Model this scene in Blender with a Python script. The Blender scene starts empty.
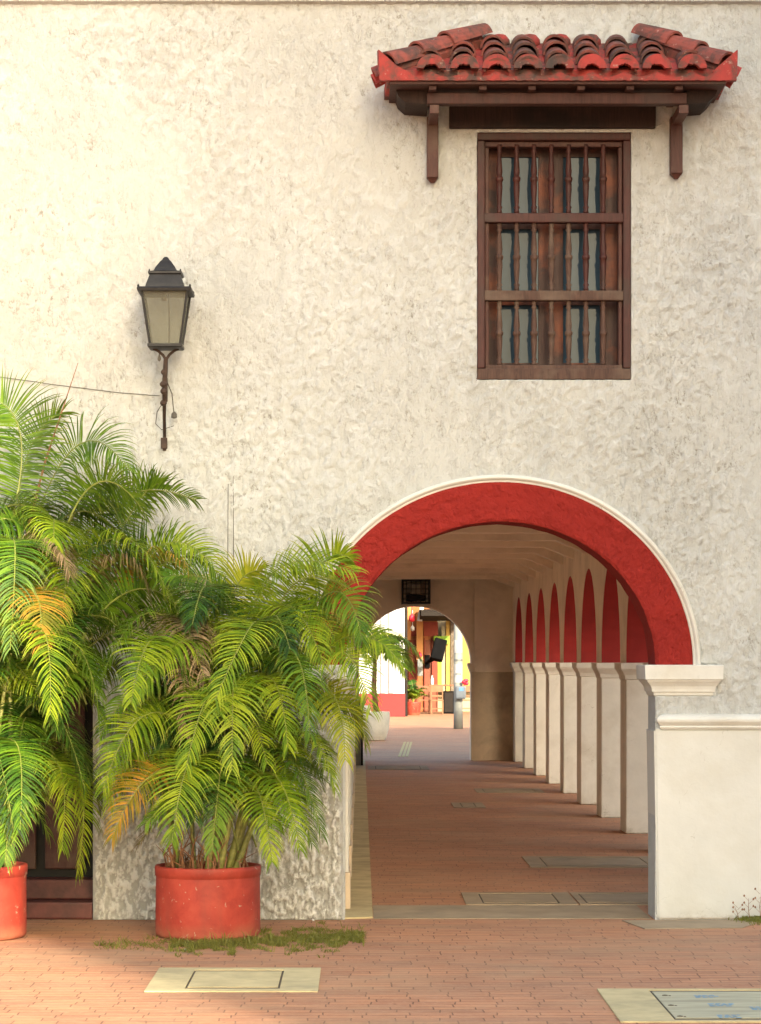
import bpy, bmesh, math, random
from mathutils import Vector, Matrix, noise
from mathutils.geometry import tessellate_polygon
R = math.radians
PI = math.pi
rnd = random.Random(7)
scene = bpy.context.scene
COL = scene.collection

# ------------------------------------------------------------------ camera
F = 2637.0; CX = 360.0; CY = 662.0; EYE = 1.7
DW = 17.38                       # distance of the facade
cam_d = bpy.data.cameras.new('camera'); cam = bpy.data.objects.new('camera', cam_d); COL.objects.link(cam)
cam.location = (0, 0, EYE); cam.rotation_euler = (R(90), 0, 0)
cam_d.sensor_fit = 'VERTICAL'; cam_d.sensor_height = 36; cam_d.sensor_width = 36*761/1024
cam_d.lens = F/1024*36
cam_d.shift_x = (380.5-CX)/1024; cam_d.shift_y = (CY-512)/1024
cam_d.clip_start = 0.1; cam_d.clip_end = 2000
scene.camera = cam

def P(px, py, d):
    return Vector(((px-CX)/F*d, d, EYE-(py-CY)/F*d))

# ------------------------------------------------------------------ materials
MATS = {}
def nodes_of(name):
    m = bpy.data.materials.new(name); m.use_nodes = True
    nt = m.node_tree; nt.nodes.clear()
    out = nt.nodes.new('ShaderNodeOutputMaterial')
    b = nt.nodes.new('ShaderNodeBsdfPrincipled')
    nt.links.new(b.outputs[0], out.inputs[0])
    MATS[name] = m
    return m, nt, b, out
def N(nt, t, **k):
    n = nt.nodes.new(t)
    for a, v in k.items():
        if a in ('operation', 'blend_type', 'data_type', 'feature', 'noise_type', 'bands_direction', 'wave_type'): setattr(n, a, v)
        else: n.inputs[a].default_value = v
    return n
def coords(nt, scale=(1, 1, 1), world=True):
    # world position keeps patterns continuous over every part
    g = nt.nodes.new('ShaderNodeNewGeometry')
    mp = nt.nodes.new('ShaderNodeMapping'); mp.inputs['Scale'].default_value = scale
    nt.links.new(g.outputs['Position'], mp.inputs['Vector'])
    return mp.outputs[0]
def ramp(nt, src, stops):
    r = nt.nodes.new('ShaderNodeValToRGB')
    el = r.color_ramp.elements
    while len(el) > 1: el.remove(el[-1])
    el[0].position = stops[0][0]; el[0].color = c4(stops[0][1])
    for p, c in stops[1:]:
        e = el.new(p); e.color = c4(c)
    nt.links.new(src, r.inputs[0]); return r.outputs[0]
def c4(c):
    if isinstance(c, (int, float)): return (c, c, c, 1)
    return (c[0], c[1], c[2], 1)
def mixc(nt, fac, a, b, mode='MIX'):
    n = nt.nodes.new('ShaderNodeMix'); n.data_type = 'RGBA'; n.blend_type = mode
    for s, v in ((n.inputs[0], fac), (n.inputs[6], a), (n.inputs[7], b)):
        if hasattr(v, 'links') or hasattr(v, 'is_output'): nt.links.new(v, s)
        elif isinstance(v, (int, float)): s.default_value = v if s.type == 'VALUE' else c4(v)
        else: s.default_value = c4(v)
    return n.outputs[2]
def math_(nt, op, a, b=0.0):
    n = nt.nodes.new('ShaderNodeMath'); n.operation = op
    for s, v in ((n.inputs[0], a), (n.inputs[1], b)):
        if isinstance(v, (int, float)): s.default_value = v
        else: nt.links.new(v, s)
    return n.outputs[0]
def noise_n(nt, vec, scale, detail=4, rough=.55, dist=0):
    n = nt.nodes.new('ShaderNodeTexNoise'); nt.links.new(vec, n.inputs['Vector'])
    n.inputs['Scale'].default_value = scale; n.inputs['Detail'].default_value = detail
    n.inputs['Roughness'].default_value = rough; n.inputs['Distortion'].default_value = dist
    return n.outputs[0]
def bump(nt, b, h, strength, dist, prev=None):
    n = nt.nodes.new('ShaderNodeBump'); n.inputs['Strength'].default_value = strength; n.inputs['Distance'].default_value = dist
    nt.links.new(h, n.inputs['Height'])
    if prev: nt.links.new(prev, n.inputs['Normal'])
    nt.links.new(n.outputs[0], b.inputs['Normal']); return n.outputs[0]

def simple(name, col, rough=.6, var=.15, scale=8, metal=0, bmp=.2, bd=.004, dirt=None, stretch=(1, 1, 1), spec=.4):
    m, nt, b, o = nodes_of(name)
    v = coords(nt, stretch)
    n = noise_n(nt, v, scale, 6, .6)
    lo = tuple(c*(1-var) for c in col); hi = tuple(min(1, c*(1+var)) for c in col)
    c = ramp(nt, n, [(.3, lo), (.7, hi)])
    if dirt:
        n2 = noise_n(nt, v, scale*.35, 7, .65, .4)
        f = ramp(nt, n2, [(.5, 0), (.68, 1)])
        c = mixc(nt, math_(nt, 'MULTIPLY', f, dirt[1]), c, dirt[0])
    nt.links.new(c, b.inputs['Base Color'])
    b.inputs['Roughness'].default_value = rough; b.inputs['Metallic'].default_value = metal
    b.inputs['Specular IOR Level'].default_value = spec
    if bmp: bump(nt, b, noise_n(nt, v, scale*4, 5, .6), bmp, bd)
    return m

def pit_dark(name='stucco_rough', ya=.026, yb=.010, col=(.20, .195, .17), mx=.55, jit=.014):
    # hollows of the real relief coloured darker, by the surface's own depth
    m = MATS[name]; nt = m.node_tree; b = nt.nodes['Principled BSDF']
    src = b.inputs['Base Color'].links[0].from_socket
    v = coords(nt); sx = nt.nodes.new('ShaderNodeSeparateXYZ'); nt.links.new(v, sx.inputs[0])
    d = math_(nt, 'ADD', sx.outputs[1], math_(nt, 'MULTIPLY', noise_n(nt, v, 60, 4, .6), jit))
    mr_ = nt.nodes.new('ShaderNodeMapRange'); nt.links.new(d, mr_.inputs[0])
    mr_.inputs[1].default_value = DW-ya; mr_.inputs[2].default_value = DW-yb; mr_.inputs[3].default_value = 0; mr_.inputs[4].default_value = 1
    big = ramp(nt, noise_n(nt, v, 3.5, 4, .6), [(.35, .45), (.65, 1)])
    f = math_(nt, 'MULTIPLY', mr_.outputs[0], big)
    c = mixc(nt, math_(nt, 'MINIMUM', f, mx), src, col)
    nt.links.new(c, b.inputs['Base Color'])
def stucco(name, col, pit_col, deep=.012, crev=.5, sc=1.0, broad=.35, patch=1.0):
    m, nt, b, o = nodes_of(name)
    v = coords(nt, (1, 1, .62))
    v2 = coords(nt, (1, 1, 1))
    a = noise_n(nt, v, 11*sc, 6, .66, .25)
    flakes = ramp(nt, a, [(.40, 0), (.455, .55), (.50, .62), (.535, .95), (.6, 1)])
    a2 = noise_n(nt, v, 27*sc, 6, .68, .15)
    fl2 = ramp(nt, a2, [(.38, 0), (.5, .6), (.62, 1)])
    big = noise_n(nt, v2, .9, 4, .6, .3)
    amount = ramp(nt, big, [(.35, .45), (.62, 1)])
    h = math_(nt, 'ADD', math_(nt, 'MULTIPLY', flakes, .6), math_(nt, 'MULTIPLY', fl2, .5))
    h = math_(nt, 'MULTIPLY', h, amount)
    h = math_(nt, 'ADD', h, math_(nt, 'MULTIPLY', noise_n(nt, v2, 90, 3, .6), .10))
    # darker colour in the pits and along the flake edges
    pit = ramp(nt, a2, [(.33, 1), (.43, 0)])
    edge = ramp(nt, a, [(.385, 0), (.42, .8), (.45, 0)])
    gr = noise_n(nt, v2, 2.2, 6, .62, .3)
    grm = ramp(nt, gr, [(.42, .15), (.62, 1)])
    d = math_(nt, 'MULTIPLY', math_(nt, 'ADD', pit, math_(nt, 'MULTIPLY', edge, .6)), math_(nt, 'MULTIPLY', grm, crev))
    d = math_(nt, 'MINIMUM', d, 1.0)
    g2 = noise_n(nt, coords(nt, (1.2, 1, .45)), 1.6, 8, .68, .4)
    bro = math_(nt, 'MULTIPLY', ramp(nt, g2, [(.48, 0), (.72, 1)]), broad)
    warm = ramp(nt, noise_n(nt, v2, .5, 3, .5), [(.35, col), (.65, (col[0], col[1]*.985, col[2]*.95))])
    # rain streaks, faint and upright
    stn = noise_n(nt, coords(nt, (7, 1, .35)), 1.3, 6, .65, .2)
    msk = ramp(nt, noise_n(nt, v2, .8, 3, .5), [(.45, 0), (.65, .5)])
    warm = mixc(nt, math_(nt, 'MULTIPLY', ramp(nt, stn, [(.5, 0), (.68, 1)]), msk), warm, tuple(x*.76 for x in col))
    c = mixc(nt, bro, warm, tuple(x*.72 for x in col))
    c = mixc(nt, d, c, pit_col)
    nt.links.new(c, b.inputs['Base Color'])
    b.inputs['Roughness'].default_value = .9; b.inputs['Specular IOR Level'].default_value = .15
    bump(nt, b, h, 1.0, deep)
    return m

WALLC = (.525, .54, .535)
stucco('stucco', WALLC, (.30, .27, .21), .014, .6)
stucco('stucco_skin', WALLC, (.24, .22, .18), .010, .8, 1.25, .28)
pit_dark('stucco_skin', .0055, .0, (.36, .34, .28), .16, .006)
stucco('stucco_rough', (.64, .64, .61), (.2, .19, .17), .006, .45, 1.5, .2)
pit_dark()
stucco('red_stucco', (.27, .023, .018), (.2, .018, .014), .012, .25, .9, .3)
m = simple('smooth_cream', (.62, .61, .56), .75, .06, 5, bmp=.35, bd=.006, dirt=((.52, .48, .40), .6))
simple('pillar_cream_lit', (.76, .735, .66), .75, .06, 5, bmp=.35, bd=.006, dirt=((.58, .53, .43), .6))  # lighter copy of the smooth cream; the paint makes up for dim corridor light
simple('plinth_cream', (.60, .595, .55), .7, .05, 3, bmp=.4, bd=.008, dirt=((.52, .49, .41), .5))
def weather(name, grime, h=.22):
    m = MATS[name]; nt = m.node_tree; b = nt.nodes['Principled BSDF']; src = b.inputs['Base Color'].links[0].from_socket
    v = coords(nt); sx = nt.nodes.new('ShaderNodeSeparateXYZ'); nt.links.new(v, sx.inputs[0])
    n = noise_n(nt, v, 9, 8, .72, .4)
    z = math_(nt, 'ADD', sx.outputs[2], math_(nt, 'MULTIPLY', n, -.35))
    low = ramp(nt, z, [(0, 1), (h, 0)]); 
    low = math_(nt, 'MULTIPLY', ramp(nt, math_(nt, 'ADD', z, .35), [(.15, .55), (.20, .15), (.30, 0)]), 1.0)
    c = mixc(nt, low, src, grime)
    sc = ramp(nt, noise_n(nt, coords(nt, (1, 1, 2.5)), 16, 9, .8, 1.2), [(.66, 0), (.70, .6)])
    c = mixc(nt, sc, c, tuple(x*1.3 for x in grime))
    cr = nt.nodes.new('ShaderNodeTexVoronoi'); cr.feature = 'DISTANCE_TO_EDGE'; cr.inputs['Scale'].default_value = 1.1
    w_ = nt.nodes.new('ShaderNodeVectorMath'); w_.operation = 'ADD'; nt.links.new(v, w_.inputs[0])
    nn = nt.nodes.new('ShaderNodeTexNoise'); nn.inputs['Scale'].default_value = 3; nn.inputs['Detail'].default_value = 8; nt.links.new(v, nn.inputs['Vector'])
    sc2 = nt.nodes.new('ShaderNodeVectorMath'); sc2.operation = 'SCALE'; sc2.inputs['Scale'].default_value = .8; nt.links.new(nn.outputs['Color'], sc2.inputs[0]); nt.links.new(sc2.outputs[0], w_.inputs[1])
    nt.links.new(w_.outputs[0], cr.inputs['Vector'])
    line = math_(nt, 'MULTIPLY', ramp(nt, cr.outputs['Distance'], [(0, 1), (.004, 0)]), ramp(nt, n, [(.5, 0), (.6, .55)]))
    c = mixc(nt, line, c, tuple(x*.9 for x in grime))
    nt.links.new(c, b.inputs['Base Color'])
weather('plinth_cream', (.30, .27, .20)); weather('smooth_cream', (.32, .28, .21)); weather('pillar_cream_lit', (.36, .31, .23))
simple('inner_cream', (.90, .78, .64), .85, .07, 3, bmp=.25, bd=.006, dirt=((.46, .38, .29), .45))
simple('inner_stone', (.60, .48, .34), .85, .12, 4, bmp=.3, bd=.006, dirt=((.27, .21, .15), .6))
simple('soffit_red', (.30, .020, .017), .8, .15, 5, bmp=.3)
simple('black_iron', (.018, .017, .018), .5, .3, 20, metal=.3, bmp=.4)
simple('rust_iron', (.05, .03, .022), .7, .5, 30, metal=.2, bmp=.5)
simple('dark_void', (.02, .018, .015), .9)  # near-black colour standing in for unlit space behind openings
simple('threshold_red', (.085, .022, .018), .5, .4, 9, bmp=.3)
simple('stone_tan', (.50, .42, .30), .85, .2, 8, bmp=.6, bd=.01, dirt=((.3, .24, .17), .5))
simple('ochre_concrete', (.47, .38, .20), .8, .2, 5, bmp=.4, bd=.006, dirt=((.24, .19, .11), .6))
simple('grey_concrete', (.33, .25, .16), .85, .18, 4, bmp=.4, bd=.006, dirt=((.21, .17, .12), .55))
simple('cream_concrete', (.50, .405, .22), .85, .16, 6, bmp=.5, bd=.006, dirt=((.30, .25, .15), .6))
simple('cover_concrete', (.40, .365, .25), .85, .2, 5, bmp=.5, bd=.006, dirt=((.25, .22, .15), .6), stretch=(.5, 3, 1))
simple('joint_dark', (.10, .075, .05), .9)
simple('blue_paint', (.15, .29, .40), .7, .3, 40)
simple('white_paint', (.46, .455, .44), .7, .05, 3)
simple('white_shutter', (.27, .265, .26), .7, .08, 3)
simple('red_paint', (.20, .008, .008), .6, .12, 4)
simple('orange_wall', (.26, .085, .022), .7, .15, 2)
simple('orange_pale', (.42, .19, .06), .7, .12, 3)
simple('orange_red', (.19, .028, .014), .7, .15, 3)
simple('door_brown', (.15, .04, .016), .6, .2, 4)
simple('green_paint', (.16, .29, .02), .6, .1, 4)
simple('yellow_wall', (.33, .21, .045), .7, .12, 3)
simple('beige_wall', (.28, .245, .16), .7, .12, 3)
simple('stonework', (.12, .095, .07), .9, .5, 9, bmp=.6, bd=.03)
simple('pole_grey', (.22, .225, .205), .8, .1, 6, bmp=.2)
simple('grey_metal', (.16, .17, .17), .5, .15, 6, metal=.4)
simple('parking_grey', (.09, .105, .125), .5, .1, 6)
simple('paper_white', (.6, .6, .6), .7, .03, 8)
simple('plastic_black', (.005, .005, .0055), .8, .2, 6, spec=.03)
simple('wood_chair', (.19, .07, .03), .55, .2, 6, stretch=(1, 1, .2))
simple('wood_pale', (.18, .09, .04), .6, .2, 6)
simple('flower_red', (.75, .03, .06), .6)
simple('pot_white', (.66, .62, .50), .85, .12, 5, bmp=.7, bd=.02, dirt=((.45, .4, .3), .4))
simple('soil', (.05, .032, .02), .95, .5, 25, bmp=.8, bd=.02)
simple('tactile_yellow', (.50, .38, .16), .8, .15, 5)
simple('awning_dark', (.022, .018, .016), .9, spec=.1)
simple('cable', (.10, .09, .075), .7)
simple('litter_white', (.75, .73, .7), .8)
simple('dull_render', (.55, .52, .45), .9, .06, 1)

# wood of window and canopy
def wood(name, col, col2, rough=.5):
    m, nt, b, o = nodes_of(name)
    v = coords(nt, (14, 14, 1.6)); w = noise_n(nt, v, 3, 7, .65, 1.2)
    big = noise_n(nt, coords(nt), 3.5, 4, .6)
    c = ramp(nt, w, [(.3, tuple(x*.55 for x in col)), (.55, col), (.75, tuple(x*1.35 for x in col))])
    c = mixc(nt, ramp(nt, big, [(.50, 0), (.66, .85)]), c, col2)
    nt.links.new(c, b.inputs['Base Color']); b.inputs['Roughness'].default_value = rough
    b.inputs['Specular IOR Level'].default_value = .3
    bump(nt, b, w, .4, .006); return m
wood('wood_dark', (.075, .026, .019), (.10, .055, .038), .55)
wood('wood_red', (.062, .018, .014), (.045, .026, .02), .55)
wood('wood_orange', (.055, .022, .016), (.20, .05, .017), .5)
wood('wood_weathered', (.085, .045, .032), (.13, .09, .065), .7)
wood('wood_beam', (.032, .016, .012), (.012, .008, .007), .8)
wood('wood_fascia', (.062, .024, .018), (.05, .030, .024), .7)

def tilemat(name, col, black):
    m, nt, b, o = nodes_of(name)
    v = coords(nt)
    n = noise_n(nt, v, 9, 8, .7, .5)
    big = noise_n(nt, v, 3.2, 4, .6)
    s = math_(nt, 'ADD', math_(nt, 'MULTIPLY', n, .6), math_(nt, 'MULTIPLY', big, .4))
    c = ramp(nt, s, [(.36, (.04, .028, .024)), (.43+black, (.10, .040, .03)), (.53+black, col), (.66+black, tuple(x*1.3 for x in col))])
    li = ramp(nt, noise_n(nt, v, 26, 5, .6), [(.62, 0), (.72, .5)])
    c = mixc(nt, li, c, (.42, .3, .24))
    nt.links.new(c, b.inputs['Base Color']); b.inputs['Roughness'].default_value = .8
    bump(nt, b, n, .6, .01); return m
tilemat('roof_tile', (.21, .052, .038), .045)
tilemat('tile_red', (.29, .030, .024), .008)
tilemat('tile_hip', (.24, .055, .038), .03)

def potmat():
    m, nt, b, o = nodes_of('pot_red')
    v = coords(nt)
    n = noise_n(nt, v, 7, 7, .65, .4)
    c = ramp(nt, n, [(.3, (.25, .027, .018)), (.55, (.35, .045, .028)), (.8, (.40, .075, .045))])
    sc = ramp(nt, noise_n(nt, coords(nt, (1, 1, .5)), 11, 9, .8, 1.8), [(.62, 0), (.66, .9)])
    c = mixc(nt, sc, c, (.12, .03, .022))
    dr = ramp(nt, noise_n(nt, coords(nt, (5, 5, .7)), 2.2, 4, .6), [(.48, 0), (.68, .6)])
    c = mixc(nt, dr, c, (.25, .045, .03))
    ch = ramp(nt, noise_n(nt, v, 17, 5, .6, .6), [(.64, 0), (.665, .85)])
    c = mixc(nt, ch, c, (.38, .27, .2))
    # rising ground dirt and moss tinge near the pot foot
    sx = nt.nodes.new('ShaderNodeSeparateXYZ'); nt.links.new(v, sx.inputs[0])
    low = math_(nt, 'MULTIPLY', ramp(nt, sx.outputs[2], [(.0, 1), (.10, 0)]), ramp(nt, n, [(.35, .2), (.6, .8)]))
    c = mixc(nt, low, c, (.33, .15, .08))
    nt.links.new(c, b.inputs['Base Color']); b.inputs['Roughness'].default_value = .55
    b.inputs['Specular IOR Level'].default_value = .35
    bump(nt, b, n, .35, .01)
potmat()

def paving(name, tint=(1, 1, 1)):
    m, nt, b, o = nodes_of(name)
    v = coords(nt)
    wob = nt.nodes.new('ShaderNodeTexNoise'); nt.links.new(v, wob.inputs['Vector']); wob.inputs['Scale'].default_value = 7
    wob.inputs['Detail'].default_value = 3
    off = nt.nodes.new('ShaderNodeVectorMath'); off.operation = 'SCALE'; nt.links.new(wob.outputs['Color'], off.inputs[0]); off.inputs['Scale'].default_value = .022
    add = nt.nodes.new('ShaderNodeVectorMath'); add.operation = 'ADD'; nt.links.new(v, add.inputs[0]); nt.links.new(off.outputs[0], add.inputs[1])
    br = nt.nodes.new('ShaderNodeTexBrick'); sx = nt.nodes.new('ShaderNodeSeparateXYZ'); nt.links.new(add.outputs[0], sx.inputs[0])
    row = math_(nt, 'FLOOR', math_(nt, 'DIVIDE', sx.outputs[1], .1))
    wn = nt.nodes.new('ShaderNodeTexWhiteNoise'); wn.noise_dimensions = '1D'; nt.links.new(row, wn.inputs['W'])
    cb = nt.nodes.new('ShaderNodeCombineXYZ'); nt.links.new(math_(nt, 'ADD', sx.outputs[0], math_(nt, 'MULTIPLY', wn.outputs[0], .21)), cb.inputs[0]); nt.links.new(sx.outputs[1], cb.inputs[1])
    nt.links.new(cb.outputs[0], br.inputs['Vector'])
    br.inputs['Scale'].default_value = 1; br.inputs['Brick Width'].default_value = .21; br.inputs['Row Height'].default_value = .1
    br.inputs['Mortar Size'].default_value = .004; br.inputs['Mortar Smooth'].default_value = .25; br.offset = .5
    t = tint
    br.inputs['Color1'].default_value = (.49*t[0], .226*t[1], .118*t[2], 1)
    br.inputs['Color2'].default_value = (.39*t[0], .178*t[1], .10*t[2], 1)
    br.inputs['Mortar'].default_value = (.17*t[0], .08*t[1], .05*t[2], 1)
    br.inputs['Bias'].default_value = 0
    # worn joints: the joint line comes and goes
    n = noise_n(nt, v, 3, 7, .65)
    fine = noise_n(nt, v, 30, 6, .7)
    stretched = noise_n(nt, coords(nt, (.5, 2.4, 1)), 1.3, 6, .65, .3)
    c = mixc(nt, ramp(nt, n, [(.42, 0), (.62, .40)]), br.outputs['Color'], (.50*t[0], .275*t[1], .16*t[2]))
    c = mixc(nt, ramp(nt, stretched, [(.48, 0), (.68, .6)]), c, (.27*t[0], .155*t[1], .10*t[2]))
    c = mixc(nt, ramp(nt, fine, [(.5, 0), (.75, .45)]), c, (.56*t[0], .34*t[1], .21*t[2]))
    c = mixc(nt, ramp(nt, noise_n(nt, coords(nt, (1.3, 17, 1)), 1.0, 6, .7, .2), [(.53, 0), (.64, .6)]), c, (.22, .11, .07))
    c = mixc(nt, ramp(nt, noise_n(nt, coords(nt, (2.2, 21, 1)), 1.0, 5, .7, .2), [(.60, 0), (.68, .4)]), c, (.62, .40, .26))
    pat = noise_n(nt, coords(nt, (.35, .8, 1)), 1.1, 7, .68, .5)
    c = mixc(nt, ramp(nt, pat, [(.48, 0), (.68, .45)]), c, (.42, .28, .165))
    spots = ramp(nt, noise_n(nt, v, 13, 4, .6, .3), [(.68, 0), (.72, .7)])
    c = mixc(nt, spots, c, (.14, .07, .05))
    nt.links.new(c, b.inputs['Base Color']); b.inputs['Roughness'].default_value = .75
    b.inputs['Specular IOR Level'].default_value = .25
    h = math_(nt, 'ADD', math_(nt, 'MULTIPLY', br.outputs['Fac'], -1.0), math_(nt, 'MULTIPLY', fine, .25))
    h = math_(nt, 'ADD', h, math_(nt, 'MULTIPLY', n, .6))
    bump(nt, b, h, .8, .008)
    return m
paving('brick_paving')

def leafmat(name, c1, c2, tr=.35):
    m = bpy.data.materials.new(name); m.use_nodes = True; nt = m.node_tree; nt.nodes.clear(); MATS[name] = m
    out = nt.nodes.new('ShaderNodeOutputMaterial')
    v = coords(nt); n = noise_n(nt, v, 6, 5, .7)
    at_ = nt.nodes.new('ShaderNodeAttribute'); at_.attribute_name = 'tip'
    sp_ = nt.nodes.new('ShaderNodeSeparateColor'); nt.links.new(at_.outputs['Color'], sp_.inputs[0])
    mixn = math_(nt, 'ADD', math_(nt, 'MULTIPLY', n, .72), math_(nt, 'MULTIPLY', sp_.outputs[1], .28))
    c = ramp(nt, mixn, [(.34, tuple(x*.75 for x in c1)), (.44, c1), (.60, c2)])
    tipf = math_(nt, 'MULTIPLY', ramp(nt, sp_.outputs[0], [(.72, 0), (1, 1)]), ramp(nt, mixn, [(.45, .15), (.62, .9)]))
    c = mixc(nt, tipf, c, (.36, .27, .07))
    b = nt.nodes.new('ShaderNodeBsdfPrincipled'); nt.links.new(c, b.inputs['Base Color']); b.inputs['Roughness'].default_value = .5
    b.inputs['Specular IOR Level'].default_value = .22
    t = nt.nodes.new('ShaderNodeBsdfTranslucent')
    tc = mixc(nt, 1.0, c, (1.0, .95, .45), 'MULTIPLY'); tc2 = mixc(nt, .5, tc, (.5, .55, .08))
    nt.links.new(tc2, t.inputs[0])
    mx = nt.nodes.new('ShaderNodeMixShader'); mx.inputs[0].default_value = tr
    nt.links.new(b.outputs[0], mx.inputs[1]); nt.links.new(t.outputs[0], mx.inputs[2]); nt.links.new(mx.outputs[0], out.inputs[0])
    return m
leafmat('leaf_green', (.04, .115, .009), (.13, .235, .014), .32)
leafmat('leaf_deep', (.012, .045, .008), (.045, .12, .013), .28)  # dark green fronds, also standing in for shade inside the palms
leafmat('leaf_lime', (.11, .21, .010), (.30, .38, .018), .36)
leafmat('leaf_yellow', (.20, .26, .015), (.38, .38, .025), .38)
leafmat('leaf_orange', (.20, .19, .02), (.50, .24, .03), .3)
leafmat('leaf_dry', (.16, .11, .05), (.34, .24, .14), .2)
leafmat('grass', (.20, .20, .045), (.42, .34, .12), .3)
simple('cane', (.20, .20, .05), .5, .4, 12, stretch=(1, 1, 3))
simple('cane_brown', (.24, .11, .05), .6, .4, 12, stretch=(1, 1, 3))
simple('rachis', (.19, .21, .04), .5, .2, 8)

def glass(name, col, rough, spec=.8):
    m, nt, b, o = nodes_of(name)
    v = coords(nt); n = noise_n(nt, v, 2.5, 4, .6)
    nt.links.new(ramp(nt, n, [(.3, tuple(x*.8 for x in col)), (.7, tuple(x*1.2 for x in col))]), b.inputs['Base Color'])
    b.inputs['Roughness'].default_value = rough; b.inputs['Specular IOR Level'].default_value = spec
    bump(nt, b, n, .12, .02)
    return m
glass('window_glass', (.035, .06, .085), .04, .2)
MATS['window_glass'].node_tree.nodes['Principled BSDF'].inputs['IOR'].default_value = 1.4  # builds an added, unseen block that stops sunlight
glass('lantern_glass', (.20, .20, .16), .22, .5)
def seethrough(name, f):
    m = MATS[name]; nt = m.node_tree; b = nt.nodes['Principled BSDF']
    out = [n for n in nt.nodes if n.type == 'OUTPUT_MATERIAL'][0]
    t = nt.nodes.new('ShaderNodeBsdfTransparent'); t.inputs[0].default_value = (.92, .92, .84, 1)
    mx = nt.nodes.new('ShaderNodeMixShader'); mx.inputs[0].default_value = f
    nt.links.new(b.outputs[0], mx.inputs[1]); nt.links.new(t.outputs[0], mx.inputs[2]); nt.links.new(mx.outputs[0], out.inputs[0])
seethrough('lantern_glass', .55)
glass('lamp_glass', (.30, .27, .22), .3, .5)
glass('screen_blue', (.10, .22, .42), .2, .5)

# ------------------------------------------------------------------ object helpers
WL = {}      # world location of every object made
def empty(name, loc, label, cat, group=None):
    o = bpy.data.objects.new(name, None); COL.objects.link(o); o.location = loc; o.empty_display_size = .2
    WL[o] = Vector(loc); o['label'] = label; o['category'] = cat
    if group: o['group'] = group
    return o
def obj(name, bm, mat, parent=None, smooth=False, label=None, cat=None, group=None, kind=None, mats=None, origin=None):
    me = bpy.data.meshes.new(name)
    if parent is not None: base = WL[parent]
    elif origin is not None: base = Vector(origin)
    else:
        xs = [v.co for v in bm.verts]
        base = Vector(((min(v.x for v in xs)+max(v.x for v in xs))/2, (min(v.y for v in xs)+max(v.y for v in xs))/2, min(v.z for v in xs)))
    bmesh.ops.recalc_face_normals(bm, faces=bm.faces[:])
    for v in bm.verts: v.co -= base
    if smooth:
        for f in bm.faces: f.smooth = True
    bm.to_mesh(me); bm.free()
    for mm in (mats or [mat]): me.materials.append(MATS[mm])
    o = bpy.data.objects.new(name, me); COL.objects.link(o)
    if parent is not None: o.parent = parent; WL[o] = base.copy()
    else: o.location = base; WL[o] = base.copy()
    if label: o['label'] = label
    if cat: o['category'] = cat
    if group: o['group'] = group
    if kind: o['kind'] = kind
    return o
def BM(): return bmesh.new()
def box(bm, x0, x1, y0, y1, z0, z1, bev=0, mi=0):
    vs = [bm.verts.new((x, y, z)) for x in (x0, x1) for y in (y0, y1) for z in (z0, z1)]
    idx = [(0, 1, 3, 2), (4, 6, 7, 5), (0, 4, 5, 1), (2, 3, 7, 6), (0, 2, 6, 4), (1, 5, 7, 3)]
    fs = [bm.faces.new([vs[i] for i in q]) for q in idx]
    for f in fs: f.material_index = mi
    if bev:
        es = list({e for f in fs for e in f.edges})
        bmesh.ops.bevel(bm, geom=es, offset=bev, segments=2, affect='EDGES', profile=.6)
    return vs
def tube(bm, pts, r, n=8, cap=True):
    pts = [Vector(p) for p in pts]; rings = []
    for i, p in enumerate(pts):
        a = pts[max(i-1, 0)]; c = pts[min(i+1, len(pts)-1)]
        t = (c-a).normalized()
        u = t.cross(Vector((0, 1, 0)))
        if u.length < .05: u = t.cross(Vector((1, 0, 0)))
        u.normalize(); w = t.cross(u)
        rr = r[i] if isinstance(r, (list, tuple)) else r
        rings.append([bm.verts.new(p+(u*math.cos(2*PI*k/n)+w*math.sin(2*PI*k/n))*rr) for k in range(n)])
    for a, b in zip(rings, rings[1:]):
        for k in range(n): bm.faces.new((a[k], a[(k+1) % n], b[(k+1) % n], b[k]))
    if cap: bm.faces.new(rings[0][::-1]); bm.faces.new(rings[-1])
def lathe(bm, cx, cy, prof, n=24, rot=0, sq=False):
    rings = []
    for r, z in prof:
        if sq: rings.append([bm.verts.new((cx+r*sx, cy+r*sy, z)) for sx, sy in ((-1, -1), (1, -1), (1, 1), (-1, 1))])
        else: rings.append([bm.verts.new((cx+r*math.cos(rot+2*PI*k/n), cy+r*math.sin(rot+2*PI*k/n), z)) for k in range(n)])
    k_ = len(rings[0])
    for a, b in zip(rings, rings[1:]):
        for k in range(k_): bm.faces.new((a[k], a[(k+1) % k_], b[(k+1) % k_], b[k]))
    bm.faces.new(rings[0][::-1]); bm.faces.new(rings[-1])
def prism(bm, loops, ax, a0, a1):
    """loops of 2D points (outer first, then holes) extruded along axis ax ('y': points are x,z ; 'x': points are y,z ; 'z': x,y)"""
    def mk(p, a):
        if ax == 'y': return (p[0], a, p[1])
        if ax == 'x': return (a, p[0], p[1])
        return (p[0], p[1], a)
    tris = tessellate_polygon([[Vector((p[0], p[1], 0)) for p in l] for l in loops])
    flat = [p for l in loops for p in l]
    A = [bm.verts.new(mk(p, a0)) for p in flat]; B = [bm.verts.new(mk(p, a1)) for p in flat]
    for t in tris:
        try: bm.faces.new([A[i] for i in t]); bm.faces.new([B[i] for i in t])
        except ValueError: pass
    k = 0
    for l in loops:
        n = len(l)
        for i in range(n):
            a, b = k+i, k+(i+1) % n
            bm.faces.new((A[a], A[b], B[b], B[a]))
        k += n
def ell(cx, cz, a, b, t0, t1, n):
    return [(cx+a*math.cos(t0+(t1-t0)*i/n), cz+b*math.sin(t0+(t1-t0)*i/n)) for i in range(n+1)]
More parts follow.
